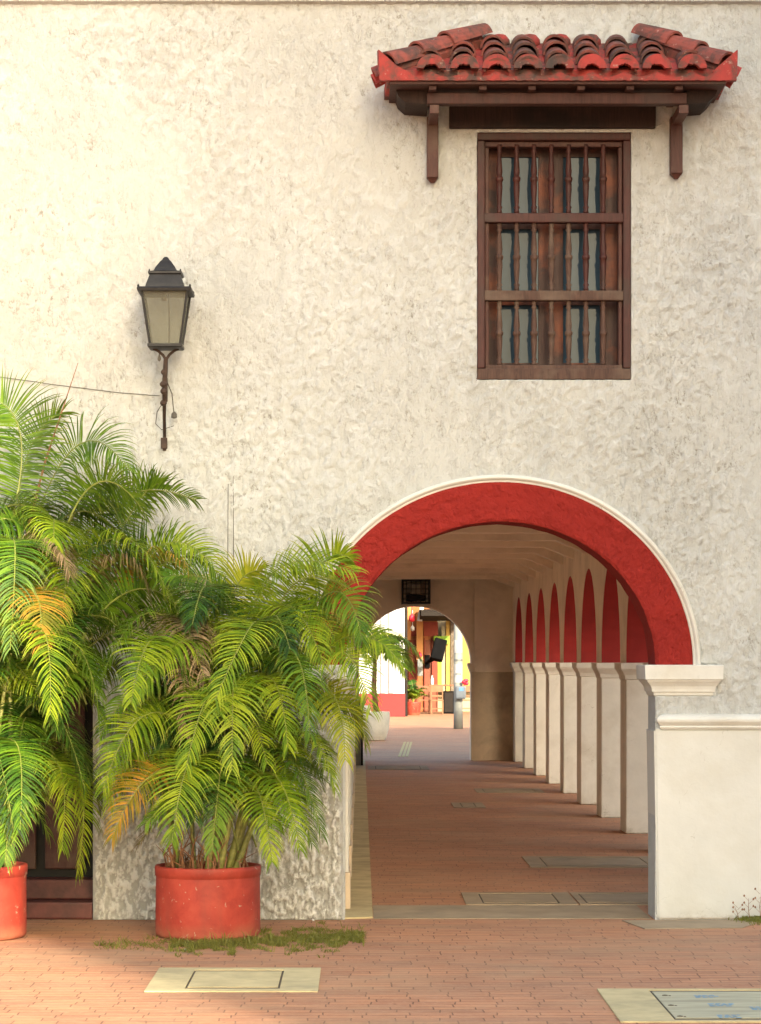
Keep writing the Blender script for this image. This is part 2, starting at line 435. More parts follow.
def offset_block(bm, x0, x1, y0, y1, prof):
    """stack of rectangles grown by o: prof = [(o, z)...] -> moulded cap"""
    rings = []
    for o, z in prof:
        rings.append([bm.verts.new(c) for c in ((x0-o, y0-o, z), (x1+o, y0-o, z), (x1+o, y1+o, z), (x0-o, y1+o, z))])
    for a, b in zip(rings, rings[1:]):
        for k in range(4): bm.faces.new((a[k], a[(k+1) % 4], b[(k+1) % 4], b[k]))
    bm.faces.new(rings[0][::-1]); bm.faces.new(rings[-1])

# ------------------------------------------------------------------ ground
bm = BM(); s = 600
vs = [bm.verts.new(p) for p in ((-s, -s, 0), (s, -s, 0), (s, s, 0), (-s, s, 0))]; bm.faces.new(vs)
obj('ground', bm, 'brick_paving', kind='structure', origin=(0, 0, 0))

# ------------------------------------------------------------------ arcade building
WT = .42
bld = empty('arcade_building', (0.5, DW, 0), 'cream stucco building with a red banded arch and a tiled hood over its window', 'building')
AX, ASP = .923, 1.68
AI, BI, AO, BO = 1.022, .945, 1.268, 1.207
JL, JR = AX-AI, AX+AI
ztop = 6.9
XL, XR = -9.0, 3.22
win = (.771, 1.786, 3.559, 5.190)
door = (-3.2, (93-360)/151.7, .0, 1.84)
outer = [(XL, 0), (door[0], 0), (door[0], door[3]), (door[1], door[3]), (door[1], 0), (JL, 0), (JL, ASP), (AX-AO, ASP)]
outer += ell(AX, ASP, AO, BO, PI, 0, 56)[1:-1]
outer += [(AX+AO, ASP), (JR, ASP), (JR, 0), (XR, 0), (XR, ztop), (XL, ztop)]
hole = [(win[0], win[2]), (win[1], win[2]), (win[1], win[3]), (win[0], win[3])]
bm = BM(); prism(bm, [outer, hole], 'y', DW, DW+WT)
obj('front_wall', bm, 'stucco', bld)
# red band
bm = BM(); prism(bm, [ell(AX, ASP, AO-.001, BO-.001, PI, 0, 56)+ell(AX, ASP, AI, BI, 0, PI, 56)], 'y', DW-.016, DW+WT+.004)
# rough edges
for v in bm.verts:
    q = v.co*9; v.co += Vector((noise.noise(q), 0, noise.noise(q+Vector((7, 3, 1)))))*.006
NT_, NR_ = 300, 26; g_ = []
for i in range(NT_+1):
    t = PI*i/NT_; row = []
    for j in range(NR_+1):
        u = j/NR_; a = AI+(AO-AI)*u; b = BI+(BO-BI)*u
        x, z = AX+a*math.cos(t), ASP+b*math.sin(t)
        q = Vector((x*17, 1.7, z*14)); h = noise.fractal(q, .8, 2.2, 4)
        e = min(1, j/2, (NR_-j)/2)
        row.append(bm.verts.new((x, DW-.020-e*(.004+.009*max(0, min(1, .5+1.6*h))), z)))
    g_.append(row)
for i in range(NT_):
    for j in range(NR_): bm.faces.new((g_[i][j], g_[i+1][j], g_[i+1][j+1], g_[i][j+1]))
obj('arch_band', bm, 'red_stucco', bld, label='brick red painted arch band')
# thrown plaster: real relief over the wall around arch and window
def lines(vals, step):
    out = []
    for a, b in zip(vals, vals[1:]):
        n = max(1, round((b-a)/step)); out += [a+(b-a)*i/n for i in range(n)]
    return out+[vals[-1]]
CS = .0125
gx = lines([-3.0, (93-360)/151.7, JL, win[0], win[1], JR, XR-.002], CS)
gz = lines([.006, 1.60, 1.84+.46, win[2], win[3], EYE+(662-5)/151.7+.02], CS)
bm = BM(); vv = {}
def skin_y(x, z):
    q = Vector((x*21, 4.2, z*14)); h = noise.fractal(q, .6, 2.2, 5)
    q2 = Vector((x*1.3, 8.8, z*1.1)); am = .40+.85*max(0, min(1, .5+1.3*noise.noise(q2)))
    f = max(0, min(1, .5+1.9*h)); f = f*f*(3-2*f)
    st = Vector((x*34, 2.2, z*20)); h2 = noise.fractal(st, .8, 2.1, 3)
    return DW-.003-(.009*f+.0035*max(-.5, min(1, h2)))*am
def covered(x, z):
    if z < dz_skin and x > JR-.01: return True
    if JL-.0 < x < JR and z < ASP: return True
    if z >= ASP-.21 and (x-AX)**2/(AO+.03)**2+(z-ASP)**2/(BO+.022)**2 < 1: return True
    if win[0]-1e-5 < x < win[1]+1e-5 and win[2]-1e-5 < z < win[3]+1e-5: return True
    if x < JL+.001 and z < 1.60: return True
    if x < (203-360)/151.7-.05 and z < 2.30: return True
    if JR-.1 < x < 2.36 and 1.47 < z < ASP+.01: return True
    return False
dz_skin = EYE-(722-662)/151.7
def gv(i, j):
    k = (i, j)
    if k not in vv: vv[k] = bm.verts.new((gx[i], skin_y(gx[i], gz[j]), gz[j]))
    return vv[k]
for i in range(len(gx)-1):
    for j in range(len(gz)-1):
        if covered((gx[i]+gx[i+1])/2, (gz[j]+gz[j+1])/2): continue
        bm.faces.new((gv(i, j), gv(i+1, j), gv(i+1, j+1), gv(i, j+1)))
be = [e for e in bm.edges if len(e.link_faces) == 1]
ext = bmesh.ops.extrude_edge_only(bm, edges=be)
for v in ext['geom']:
    if isinstance(v, bmesh.types.BMVert): v.co.y = DW-.0005
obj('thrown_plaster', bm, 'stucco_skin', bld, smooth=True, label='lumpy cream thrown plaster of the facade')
# white roll moulding around it
bm = BM()
pts = []
for (x, z) in ell(AX, ASP, AO+.034, BO+.026, PI, 0, 64):
    pts.append((x, DW-.004, z))
def sweep_profile(bm, pts, prof, center):
    rings = []
    for i, p in enumerate(pts):
        p = Vector(p); rad = Vector((p.x-center[0], 0, p.z-center[1])).normalized()
        rings.append([bm.verts.new(p+rad*a+Vector((0, -b, 0))) for a, b in prof])
    n = len(prof)
    for a, b in zip(rings, rings[1:]):
        for k in range(n): bm.faces.new((a[k], a[(k+1) % n], b[(k+1) % n], b[k]))
    bm.faces.new(rings[0][::-1]); bm.faces.new(rings[-1])
sweep_profile(bm, pts, [(-.032, -.01), (-.032, .014), (-.026, .020), (-.016, .022), (-.010, .034), (.0, .042), (.010, .040), (.018, .028), (.021, .01), (.021, -.01)], (AX, ASP))
obj('arch_moulding', bm, 'smooth_cream', bld, smooth=False)
# pier dado (smooth) right of the arch, with a slightly battered inner edge
dz = EYE-(729-662)/151.7
bm = BM()
vs = box(bm, JR-.006, XR+.02, DW-.028, DW+WT+.03, 0.004, dz)
for v in bm.verts:
    if v.co.x < 2.2:
        v.co.x += .022*(1-v.co.z/dz)-.004
bmesh.ops.bevel(bm, geom=bm.edges[:], offset=.012, segments=2, affect='EDGES')
obj('dado', bm, 'plinth_cream', bld)
def dado_mould(x0, x1):
    bm = BM()
    z1 = EYE-(715-662)/151.7
    offset_block(bm, x0, x1, DW, DW+WT, [(.028, dz-.004), (.034, dz+.004), (.040, dz+.012), (.036, dz+.022), (.046, dz+.034), (.058, dz+.050), (.060, dz+.064), (.050, dz+.080), (.034, dz+.092), (.001, dz+.1)])
    obj('dado_moulding', bm, 'smooth_cream', bld)
dado_mould(JR+.066, XR)
def impost(x0, x1):
    bm = BM(); z = ASP
    offset_block(bm, x0, x1, DW, DW+WT, [(.0, z-.205), (.010, z-.198), (.012, z-.180), (.022, z-.176), (.024, z-.160), (.030, z-.140), (.046, z-.118), (.056, z-.108), (.058, z-.098), (.070, z-.094), (.074, z-.004), (.068, z+.001), (.0, z+.002)])
    obj('impost', bm, 'smooth_cream', bld)
impost(JR, (711-360)/151.7); impost(-.48, JL)
# rough left pier: real lumps
x0, x1, z0, z1 = door[1]+.001, JL-.012, .006, EYE-(640-662)/151.7
z1 = 1.60
bm = BM(); nx, nz = 230, 220; g = []
for j in range(nz+1):
    row = []
    for i in range(nx+1):
        x = x0+(x1-x0)*i/nx; z = z0+(z1-z0)*j/nz
        q = Vector((x*34, 3.1, z*15)); h = noise.fractal(q, .55, 2.2, 6)
        q2 = Vector((x*48, 9.1, z*36)); h2 = noise.noise(q2)
        h = max(-.6, min(.9, h*1.25))
        e = min(1, i/4, (nx-i)/4, (nz-j)/8)
        low = .55+.45*max(0, min(1, (1.35-z)/.8))
        y = DW-.012-.022*(h+.6)*e*low-.006*h2*e
        row.append(bm.verts.new((x, y, z)))
    g.append(row)
for j in range(nz):
    for i in range(nx): bm.faces.new((g[j][i], g[j][i+1], g[j+1][i+1], g[j+1][i]))
bd = [g[0], [r[-1] for r in g], g[-1][::-1], [r[0] for r in g][::-1]]
ringv = []
for seq in bd: ringv += seq[:-1]
back = [bm.verts.new((v.co.x, DW+.002, v.co.z)) for v in ringv]
for i in range(len(ringv)):
    j = (i+1) % len(ringv); bm.faces.new((ringv[i], ringv[j], back[j], back[i]))
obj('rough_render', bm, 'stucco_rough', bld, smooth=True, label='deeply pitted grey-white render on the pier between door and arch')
# top cornice line
bm = BM(); zc = EYE+(662-5)/151.7
offset_block(bm, XL, XR, DW, DW+WT, [(.001, zc), (.02, zc+.008), (.045, zc+.014), (.05, zc+.05), (.075, zc+.07), (.08, zc+.2), (.001, zc+.22)])
obj('cornice', bm, 'stucco', bld)
# parapet/roof over the whole block
bm = BM(); box(bm, XL, XR, DW+WT+.002, 46.0, 6.55, 6.75)
obj('roof', bm, 'dull_render', bld)
bm = BM(); box(bm, XR-.3, XR, DW+WT+.002, 46.0, 3.4, 6.548); obj('side_wall', bm, 'dull_render', bld)
# stone cornice over the doorway on the left
bm = BM()
cx1 = (203-360)/151.7
offset_block(bm, -3.5, cx1-.05, DW-.02, DW+.1, [(.0, 1.97), (.02, 1.975), (.03, 2.0), (.06, 2.03), (.065, 2.06), (.07, 2.09), (.0, 2.095)])
obj('door_cornice', bm, 'stone_tan', bld)
bm = BM(); box(bm, -3.35, cx1-.12, DW-.03, DW+.1, 1.842, 1.968, .008)
box(bm, -3.45, cx1+.06, DW-.014, DW+.1, 2.097, 2.28, .006)
obj('door_lintel', bm, 'stone_tan', bld)
d = bm = BM()
box(bm, door[0]-.2, door[1]+.2, DW+WT+.05, DW+WT+.12, 0.0, 2.2)
dleaf = obj('door', bm, 'dark_void', bld, label='recessed door behind the left pot, painted near-black for the unlit doorway')  # near-black sheet puts the doorway's shade into its colour
bm = BM()
for k in range(5):
    xx = door[1]-.1-k*.33
    box(bm, xx-.27, xx, DW+WT+.02, DW+WT+.048, .30, 1.0, .01); box(bm, xx-.27, xx, DW+WT+.02, DW+WT+.048, 1.1, 1.75, .01)
obj('door_panel', bm, 'wood_dark', dleaf)
bm = BM(); box(bm, door[0]+.01, door[1]-.004, DW+.02, DW+WT, .003, .115, .012)
box(bm, door[0]+.01, door[1]-.004, DW+.2, DW+WT, .117, .25, .012)
obj('door_step', bm, 'threshold_red', bld)

# --- arcade side (right)
PX0, PX1 = 2.63, 3.13; SP = 2.67; TH = .58; Y0 = 18.06; NP = 11; FARY = 45.55; CZ = 3.115
capz = 1.69
for i in range(NP):
    y = Y0+SP*i
    bm = BM(); box(bm, PX0, PX1, y, y+TH, .003, capz-.165, .012)
    p = obj('pillar', bm, 'pillar_cream_lit', bld)
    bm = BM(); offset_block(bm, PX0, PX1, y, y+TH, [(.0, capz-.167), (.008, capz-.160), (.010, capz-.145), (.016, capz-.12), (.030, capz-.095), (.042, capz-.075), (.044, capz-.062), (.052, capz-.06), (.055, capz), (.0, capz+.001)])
    obj('capital', bm, 'pillar_cream_lit', p)
ra = (SP-TH)/2; rb = 1.085
outl = [(Y0-.2, capz+.002)]
outl = [(DW+WT+.003, capz+.002), (Y0+TH, capz+.002)]
for i in range(NP-1):
    cy = Y0+SP*i+TH+ra
    outl += [(a, b) for a, b in ell(cy, capz+.002, ra, rb, PI, 0, 28)[1:-1]]
    outl += [(cy+ra, capz+.002), (cy+ra+TH, capz+.002)]
outl += [(FARY, capz+.002), (FARY, 3.45), (DW+WT+.003, 3.45)]
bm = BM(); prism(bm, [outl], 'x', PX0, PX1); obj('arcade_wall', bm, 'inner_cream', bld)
for i in range(NP-1):
    cy = Y0+SP*i+TH+ra
    bm = BM(); prism(bm, [ell(cy, capz+.003, ra-.001, rb-.001, PI, 0, 28)+ell(cy, capz+.003, ra-.012, rb-.012, 0, PI, 28)], 'x', PX0+.002, PX1-.002)
    obj('arch_soffit', bm, 'soffit_red', bld)
# ceiling + beams
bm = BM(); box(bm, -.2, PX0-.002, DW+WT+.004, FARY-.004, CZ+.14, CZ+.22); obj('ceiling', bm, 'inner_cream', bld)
for i in range(NP*2-1):
    y = Y0+.1+1.78*i
    if y > FARY-.5: break
    bm = BM()
    w = .24
    poly = [(-.118, CZ+.138), (-.118, CZ-.10), (.20, CZ), (2.27, CZ), (PX0-.002, CZ-.15), (PX0-.002, CZ+.138)]
    prism(bm, [poly], 'y', y, y+w)
    obj('ceiling_beam', bm, 'inner_cream', bld)
# left corridor wall with pilasters
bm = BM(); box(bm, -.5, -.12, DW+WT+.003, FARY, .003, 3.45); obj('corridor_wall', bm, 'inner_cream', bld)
for i in range(NP-1):
    y = Y0+SP*i
    bm = BM(); box(bm, -.118, -.078, y, y+TH, .26, CZ-.11, .006); q = obj('pilaster', bm, 'smooth_cream', bld)
    bm = BM(); box(bm, -.118, -.066, y-.02, y+TH+.02, .006, .258, .006); obj('pilaster_base', bm, 'inner_stone', q)
# far wall with its arch
FX, FZ = (415-360)/2637*FARY, 1.68
fa = 56/2637*FARY; fb = (664-607)/2637*FARY
o2 = [(-.5, 0), (FX-fa, 0), (FX-fa, FZ)] + ell(FX, FZ, fa, fb, PI, 0, 40)[1:-1] + [(FX+fa, FZ), (FX+fa, 0), (PX1, 0), (PX1, 3.45), (-.5, 3.45)]
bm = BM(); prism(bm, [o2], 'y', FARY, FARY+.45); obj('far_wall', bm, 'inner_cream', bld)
bm = BM(); box(bm, (474.6-360)/2637*(FARY-.1), PX0+.1, FARY-.10, FARY-.002, FZ-.15, CZ+.15, .004); obj('far_pier', bm, 'inner_cream', bld)
bm = BM(); box(bm, FX+fa-.004, PX0+.1, FARY-.115, FARY-.002, .003, FZ-.152, .006); obj('far_dado', bm, 'inner_stone', bld)
bm = BM(); offset_block(bm, FX+fa, FX+fa+.05, FARY-.03, FARY+.4, [(.0, FZ-.2), (.01, FZ-.16), (.05, FZ-.05), (.055, FZ), (.0, FZ+.002)]); obj('far_impost', bm, 'inner_cream', bld)

# --- barred window (part of the building)
wx0, wx1, wz0, wz1 = win
def wpx(px): return (px-360)/151.7
def wpz(py): return EYE+(662-py)/151.7
bm = BM()
fw = .052
for (a, b_, c, d_) in ((wx0+.002, wx1-.002, wz1-fw, wz1-.002), (wx0+.002, wx0+.003, wz0+.002, wz0+.003), (wx0+.002, wx0+fw, wz0+.077, wz1-fw-.002), (wx1-fw, wx1-.002, wz0+.077, wz1-fw-.002)):
    box(bm, a, b_, DW-.012, DW+.12, c, d_, .008)
wf = obj('window', bm, 'wood_red', bld, label='barred wooden window with turned spindles')
bm = BM(); box(bm, wx0+.002, wx1-.002, DW-.012, DW+.12, wz0+.002, wz0+.075, .008); obj('sill', bm, 'wood_weathered', wf)
bm = BM()
i0, i1, k0, k1 = wx0+fw+.002, wx1-fw-.002, wz0+.077, wz1-fw-.002
for (a, b_, c, d_) in ((i0, i1, k1-.035, k1), (i0, i0+.026, k0, k1-.037), (i1-.026, i1, k0, k1-.037)):
    box(bm, a, b_, DW+.03, DW+.11, c, d_, .006)
obj('inner_frame', bm, 'wood_dark', wf)
for (a, b_) in ((213, 222.5), (290.5, 300.5)):
    bm = BM(); box(bm, i0-.012, i1+.012, DW-.004, DW+.075, wpz(b_), wpz(a), .008)
    obj('rail', bm, 'wood_weathered' if a > 250 else 'wood_red', wf)
bm = BM(); box(bm, i0+.002, i1-.002, DW+.0, DW+.075, k0-.01, wpz(365), .006); obj('rail', bm, 'wood_weathered', wf)
spans = [(wpz(212.9), k1-.02), (wpz(290.4), wpz(222.6)), (wpz(364.9), wpz(300.6))]
for row, (a, b_) in enumerate(spans):
    for k in range(7):
        x = wpx(499.6+17.35*k); h = b_-a
        pr = []
        for (u, r) in ((0, .017), (.05, .017), (.06, .012), (.09, .021), (.12, .012), (.15, .014), (.38, .021), (.46, .019), (.47, .024), (.5, .026), (.53, .024), (.54, .017), (.62, .021), (.84, .013), (.87, .012), (.9, .020), (.93, .012), (.95, .017), (1, .017)):
            pr.append((r, a+h*u))
        bm = BM(); lathe(bm, x, DW+.036, pr, 12)
        obj('baluster', bm, 'wood_weathered' if (row == 2 or (row == 1 and k < 5)) else 'wood_red', wf, smooth=True)
# casements behind the bars
cyb = DW+.20
for side in (0, 1):
    a = wpx(487) if side == 0 else wpx(551.5)
    b_ = wpx(551) if side == 0 else wpx(622)
    g0, g1 = (wpx(501)*1.0115, wpx(538.5)*1.0115) if side == 0 else (wpx(563)*1.0115, wpx(600)*1.0115)
    zs = [(EYE+(wpz(p_)-EYE)*1.0115, EYE+(wpz(q_)-EYE)*1.0115) for p_, q_ in ((217, 157), (291, 229), (363, 305))]
    outerl = [(a, wz0+.03), (b_, wz0+.03), (b_, wz1-.03), (a, wz1-.03)]
    holes = [[(g0, p), (g1, p), (g1, q), (g0, q)] for p, q in zs]
    bm = BM(); prism(bm, [outerl]+holes, 'y', cyb, cyb+.045)
    cs = obj('casement', bm, 'wood_orange', wf)
    for p, q in zs:
        bm = BM(); box(bm, g0-.004, g1+.004, cyb+.02, cyb+.026, p-.004, q+.004); obj('pane', bm, 'window_glass', wf)
bm = BM(); box(bm, wx0-.05, wx1+.05, DW+WT+.004, DW+WT+.05, wz0-.1, wz1+.1); obj('room_back', bm, 'dark_void', wf)  # near-black sheet in place of the unlit room

# --- tiled hood
hd = .55; HY = DW-hd
def hp(px, py, y): return P(px, py, y)
roofo_bm = BM()
ex0, ex1 = P(388, 80, HY).x, P(727, 80, HY).x
ez = P(0, 82, HY).z           # underside level of the red fascia
wl0, wl1 = wpx(478), wpx(642)
rz = wpz(38)-.035                 # roof deck height at the wall
ezd = P(0, 70, HY).z
# deck (boards beneath the tiles)
vsd = [roofo_bm.verts.new(p) for p in ((ex0, HY, ezd), (ex1, HY, ezd), (wl1, DW-.002, rz), (wl0, DW-.002, rz), (ex0-.02, DW-.002, ezd), (ex1+.02, DW-.002, ezd),
                                    (ex0, HY, ez+.002), (ex1, HY, ez+.002), (ex0-.02, DW-.002, ez+.002), (ex1+.02, DW-.002, ez+.002))]
for q in ((0, 1, 2, 3), (0, 3, 4), (1, 5, 2), (6, 8, 9, 7), (0, 6, 7, 1), (0, 4, 8, 6), (1, 7, 9, 5), (2, 5, 9, 8, 4, 3)):
    roofo_bm.faces.new([vsd[i] for i in q])
hood = obj('window_hood', roofo_bm, 'tile_red', bld, label='red clay tiled hood over the window')
def tile(bm, p0, p1, r0, r1, up, th=.014, n=10, fill=0.0):
    """half-round cover tile from the low end p0 to the high end p1"""
    p0 = Vector(p0); p1 = Vector(p1); t = (p1-p0).normalized(); s_ = t.cross(up).normalized(); u = s_.cross(t).normalized()
    rings = []
    for p, r in ((p0, r0), (p0.lerp(p1, .5), (r0+r1)/2), (p1, r1)):
        o_ = [bm.verts.new(p+s_*math.cos(PI*k/n)*r+u*math.sin(PI*k/n)*r*1.02) for k in range(n+1)]
        i_ = [bm.verts.new(p+s_*math.cos(PI*k/n)*(r-th)+u*math.sin(PI*k/n)*(r-th)) for k in range(n+1)]
        rings.append((o_, i_))
    for (a, b), (c, d) in zip(rings, rings[1:]):
        for k in range(n):
            bm.faces.new((a[k], a[k+1], c[k+1], c[k])); bm.faces.new((b[k], d[k], d[k+1], b[k+1]))
        bm.faces.new((a[0], c[0], d[0], b[0])); bm.faces.new((a[n], b[n], d[n], c[n]))
    for o_, i_ in (rings[0], rings[-1]):
        for k in range(n): bm.faces.new((o_[k], i_[k], i_[k+1], o_[k+1]))
UPV = Vector((0, -.38, 1)).normalized()
jr = random.Random(3)
tx = [431, 464, 496, 527.5, 559, 591, 623.5, 656, 691]
slope = Vector((0, hd, rz-ezd)).normalized()
for k, px in enumerate(tx):
    bm = BM()
    x = (px-CX)/F*HY
    # how far this course can climb before it meets the hip
    lim = 1.0
    if x < wl0: lim = max(.22, (x-ex0)/(wl0-ex0))
    if x > wl1: lim = max(.22, (ex1-x)/(ex1-wl1))
    L = hd/slope.y*lim
    st = .165; q = -.05; lift = 0; nn = 0
    while q < L-.03:
        a = Vector((x+jr.uniform(-.010, .010), HY+jr.uniform(-.012, .004), ezd-.012+jr.uniform(-.008, .010)))+slope*q
        b = Vector((x+jr.uniform(-.01, .01), HY, ezd-.022))+slope*min(q+.26, L+.04)
        a.z += .022
        tile(bm, a, b, .086+jr.uniform(-.003, .003), .070, UPV)
        q += st; nn += 1
    obj('tile_course', bm, 'roof_tile', hood, smooth=False)
    # painted mortar collar at the eave end
    bm = BM(); n = 14; rO, rI = .092, .044
    c0 = Vector((x, HY-.062, ezd-.004)); pts_ = [(x+math.cos(PI*i/n)*rO, c0.z+math.sin(PI*i/n)*rO*.98) for i in range(n+1)]
    inn = [(x+math.cos(PI-PI*i/n)*rI*(1+.12*jr.uniform(-1, 1)), c0.z-.0+math.sin(PI*i/n)*rI*(.62+jr.uniform(-.12, .12))) for i in range(n+1)]
    prism(bm, [pts_+inn], 'y', HY-.078, HY-.03)
    obj('eave_collar', bm, 'tile_red', hood)
# scalloped pan-tile fascia
bm = BM(); up_, dn = [], []
n = 180; xa, xb = ex0-.055, ex1+.055
xs_c = [(px-CX)/F*HY for px in tx]
ztopf = ezd-.020
for i in range(n+1):
    x = xa+(xb-xa)*i/n
    dmin = min(abs(x-c) for c in xs_c)
    h = max(0, 1-((.1-min(dmin, .1))/.1)**1) 
    z = ztopf - .034*math.cos(min(1, (.103-min(dmin, .103))/.103)*PI/2)*1.0
    if x < xs_c[0]-.1: z = ztopf+ (xs_c[0]-.1-x)/(xs_c[0]-.1-xa)*.14-.034
    if x > xs_c[-1]+.1: z = ztopf+ (x-xs_c[-1]-.1)/(xb-xs_c[-1]-.1)*.14-.034
    up_.append((x, z)); dn.append((x, ez+.006*noise.noise(Vector((x*30, 0, 0)))))
prism(bm, [up_+dn[::-1]], 'y', HY-.05, HY-.002)
obj('eave_fascia', bm, 'tile_red', hood)
# horns: side tiles turned up at the corners, side courses and hips
for sgn, ex, wl, ename in ((-1, ex0, wl0, 'l'), (1, ex1, wl1, 'r')):
    bm = BM()
    vs_ = [Vector((ex+sgn*.055, HY-.05, ezd-.03)), Vector((ex-sgn*.10, HY-.04, ezd-.02)), Vector((ex+sgn*.06, HY-.05, ezd+.12))]
    A = [bm.verts.new(v) for v in vs_]; B = [bm.verts.new(v+Vector((sgn*.01, .05, 0))) for v in vs_]
    bm.faces.new(A); bm.faces.new(B[::-1])
    for i in range(3): bm.faces.new((A[i], A[(i+1) % 3], B[(i+1) % 3], B[i]))
    obj('corner_horn', bm, 'tile_red', hood)
    # hip: three overlapping ridge tiles climbing from the corner to the wall
    bm = BM()
    a0 = Vector((ex-sgn*.01, HY+.02, ezd+.01)); b0 = Vector((wl+(-sgn)*-.02, DW-.10, rz+.01))
    for k in range(3):
        p = a0.lerp(b0, k/3.0-.02); q = a0.lerp(b0, (k+1)/3.0+.12)
        p = p+Vector((0, 0, .02)); 
        tile(bm, p, q, .095, .074, Vector((0, 0, 1)))
    obj('hip_tiles', bm, 'tile_hip', hood)
    bm = BM(); tube(bm, [a0+Vector((0, 0, -.03)), a0.lerp(b0, .5)+Vector((0, 0, -.02)), b0+Vector((0, .06, -.01))], [.06, .07, .08], 10)
    obj('hip_mortar', bm, 'tile_hip', hood)
    # side slope: two short courses facing sideways
    bm = BM()
    for yy in (HY+.13, HY+.33):
        k = (yy-HY)/hd
        lo = Vector((ex+sgn*.075, yy, ezd-.03)); hi = Vector((ex+(wl-ex)*(k*.9), yy, ezd+(rz-ezd)*k*.9))
        tile(bm, lo, hi, .08, .066, Vector((0, 0, 1)))
    obj('side_tiles', bm, 'tile_red', hood)
# mortar scallops where the tiles meet the wall
bm = BM()
for x in [wl0+.14+.2*i for i in range(int((wl1-wl0-.1)/.2))]:
    lathe(bm, x, DW+.0, [(.075, rz-.03), (.07, rz+.02), (.045, rz+.05), (.01, rz+.06)], 14)
obj('wall_flashing', bm, 'tile_red', hood, smooth=True)
# timber under the hood
bm = BM(); box(bm, ex0+.012, ex1-.012, HY-.03, DW-.004, ez-.02, ez-.002, .003); obj('soffit_board', bm, 'wood_fascia', hood)
bmz1, bmz0 = P(0, 94, HY+.12).z, P(0, 105, HY+.12).z
for px in (432.7, 482.8, 532, 581, 630, 679):
    x = (px-CX)/F*(HY+.02)
    bm = BM(); box(bm, x-.024, x+.024, HY+.0, DW-.004, bmz1+.002, ez-.022, .004); obj('rafter', bm, 'wood_fascia', hood)
bm = BM(); box(bm, P(427, 0, HY+.12).x, P(686, 0, HY+.12).x, HY+.08, HY+.17, bmz0, bmz1, .006); obj('purlin', bm, 'wood_fascia', hood)
for sgn, a, b in ((-1, P(396, 0, HY+.2).x, P(428, 0, HY+.2).x), (1, P(685, 0, HY+.2).x, P(716, 0, HY+.2).x)):
    bm = BM()
    o_ = a if sgn < 0 else b; i_ = b if sgn < 0 else a
    prism(bm, [[(o_, ez-.022), (i_, ez-.022), (i_, bmz0+.01), (o_-sgn*.06, bmz0+.02), (o_-sgn*.015, ez-.06)]], 'y', HY+.14, DW-.02)
    obj('end_block', bm, 'wood_beam', hood)
for a, b, yb in ((427, 438.5, 182), (671, 683, 178)):
    bm = BM(); xa_, xb_ = P(a, 0, DW-.1).x, P(b, 0, DW-.1).x
    box(bm, xa_, xb_, DW-.09, DW-.003, P(0, yb-5, DW-.1).z, bmz0-.002, .006)
    # pointed foot
    z = P(0, yb-5, DW-.1).z
    lathe(bm, (xa_+xb_)/2, DW-.046, [(.012, z-.03), (.033, z-.001)], 4, sq=True)
    # strut under the purlin
    box(bm, xa_+.008, xb_-.008, HY+.09, DW-.092, bmz0-.06, bmz0-.003, .005)
    obj('bracket', bm, 'wood_dark', hood)
bm = BM(); box(bm, wpx(449), wpx(655), DW-.055, DW-.002, wpz(129.5), wpz(107), .01); obj('lintel', bm, 'wood_beam', wf)

# ------------------------------------------------------------------ wall lantern
LD = DW-.30
def lx(px): return (px-CX)/F*LD
def lz(py): return EYE+(CY-py)/F*LD
lan = empty('wall_lantern', (lx(166), LD, lz(352)), 'black iron lantern with tapered glass on a bracket on the cream wall', 'lantern')
cx_ = lx(166)
bm = BM()
lathe(bm, cx_, LD, [(.172, lz(294)), (.176, lz(291.5)), (.168, lz(290)), (.125, lz(289)), (.12, lz(286)), (.098, lz(276.5)), (.108, lz(275.5)), (.108, lz(273.5)), (.075, lz(272)), (.062, lz(268)), (.035, lz(262)), (.022, lz(260)), (.018, lz(258.5)), (.008, lz(257))], 4, sq=True)
for sx in (-1, 1):
    for sy in (-1, 1):
        lathe(bm, cx_+sx*.166, LD+sy*.166, [(.006, lz(291.5)), (.008, lz(289)), (.002, lz(287.5))], 6)
        lathe(bm, cx_+sx*.1, LD+sy*.1, [(.005, lz(275)), (.006, lz(272.5)), (.002, lz(271))], 6)
obj('lantern_roof', bm, 'black_iron', lan)
t0, t1, zb, zt = .098, .146, lz(345), lz(294)
bm = BM(); lathe(bm, cx_, LD, [(t0-.006, zb), (t1-.006, zt)], 4, sq=True); obj('glass', bm, 'lantern_glass', lan)
bm = BM()
for sx in (-1, 1):
    for sy in (-1, 1):
        tube(bm, [(cx_+sx*t0, LD+sy*t0, zb), (cx_+sx*t1, LD+sy*t1, zt)], .008, 6)
lathe(bm, cx_, LD, [(.100, lz(349)), (.112, lz(348)), (.112, lz(345.5)), (.104, lz(345))], 4, sq=True)
obj('lantern_frame', bm, 'black_iron', lan)
bm = BM(); tube(bm, [(cx_+.02, LD, zb+.01), (cx_+.022, LD-.01, (zb+zt)/2), (cx_+.018, LD, zt)], .004, 5); lathe(bm, cx_-.01, LD-.04, [(.016, zt-.05), (.02, zt-.02), (.02, zt-.004)], 8)
obj('lamp_holder', bm, 'rust_iron', lan)
bm = BM()
for sx in (-1, 1):
    tube(bm, [(cx_+sx*.082, LD, lz(348.5)), (cx_+sx*.05, LD, lz(351)), (cx_+sx*.02, LD, lz(355)), (cx_, LD, lz(360))], .009, 6)
tube(bm, [(cx_, LD, lz(357)), (cx_-.006, LD+.005, lz(372)), (cx_-.012, LD+.02, lz(392)), (cx_-.02, LD+.12, lz(415)), (cx_-.03, DW-.02, wpz(436)), (cx_-.032, DW-.01, wpz(451))], [.014, .017, .014, .011, .011, .012], 8)
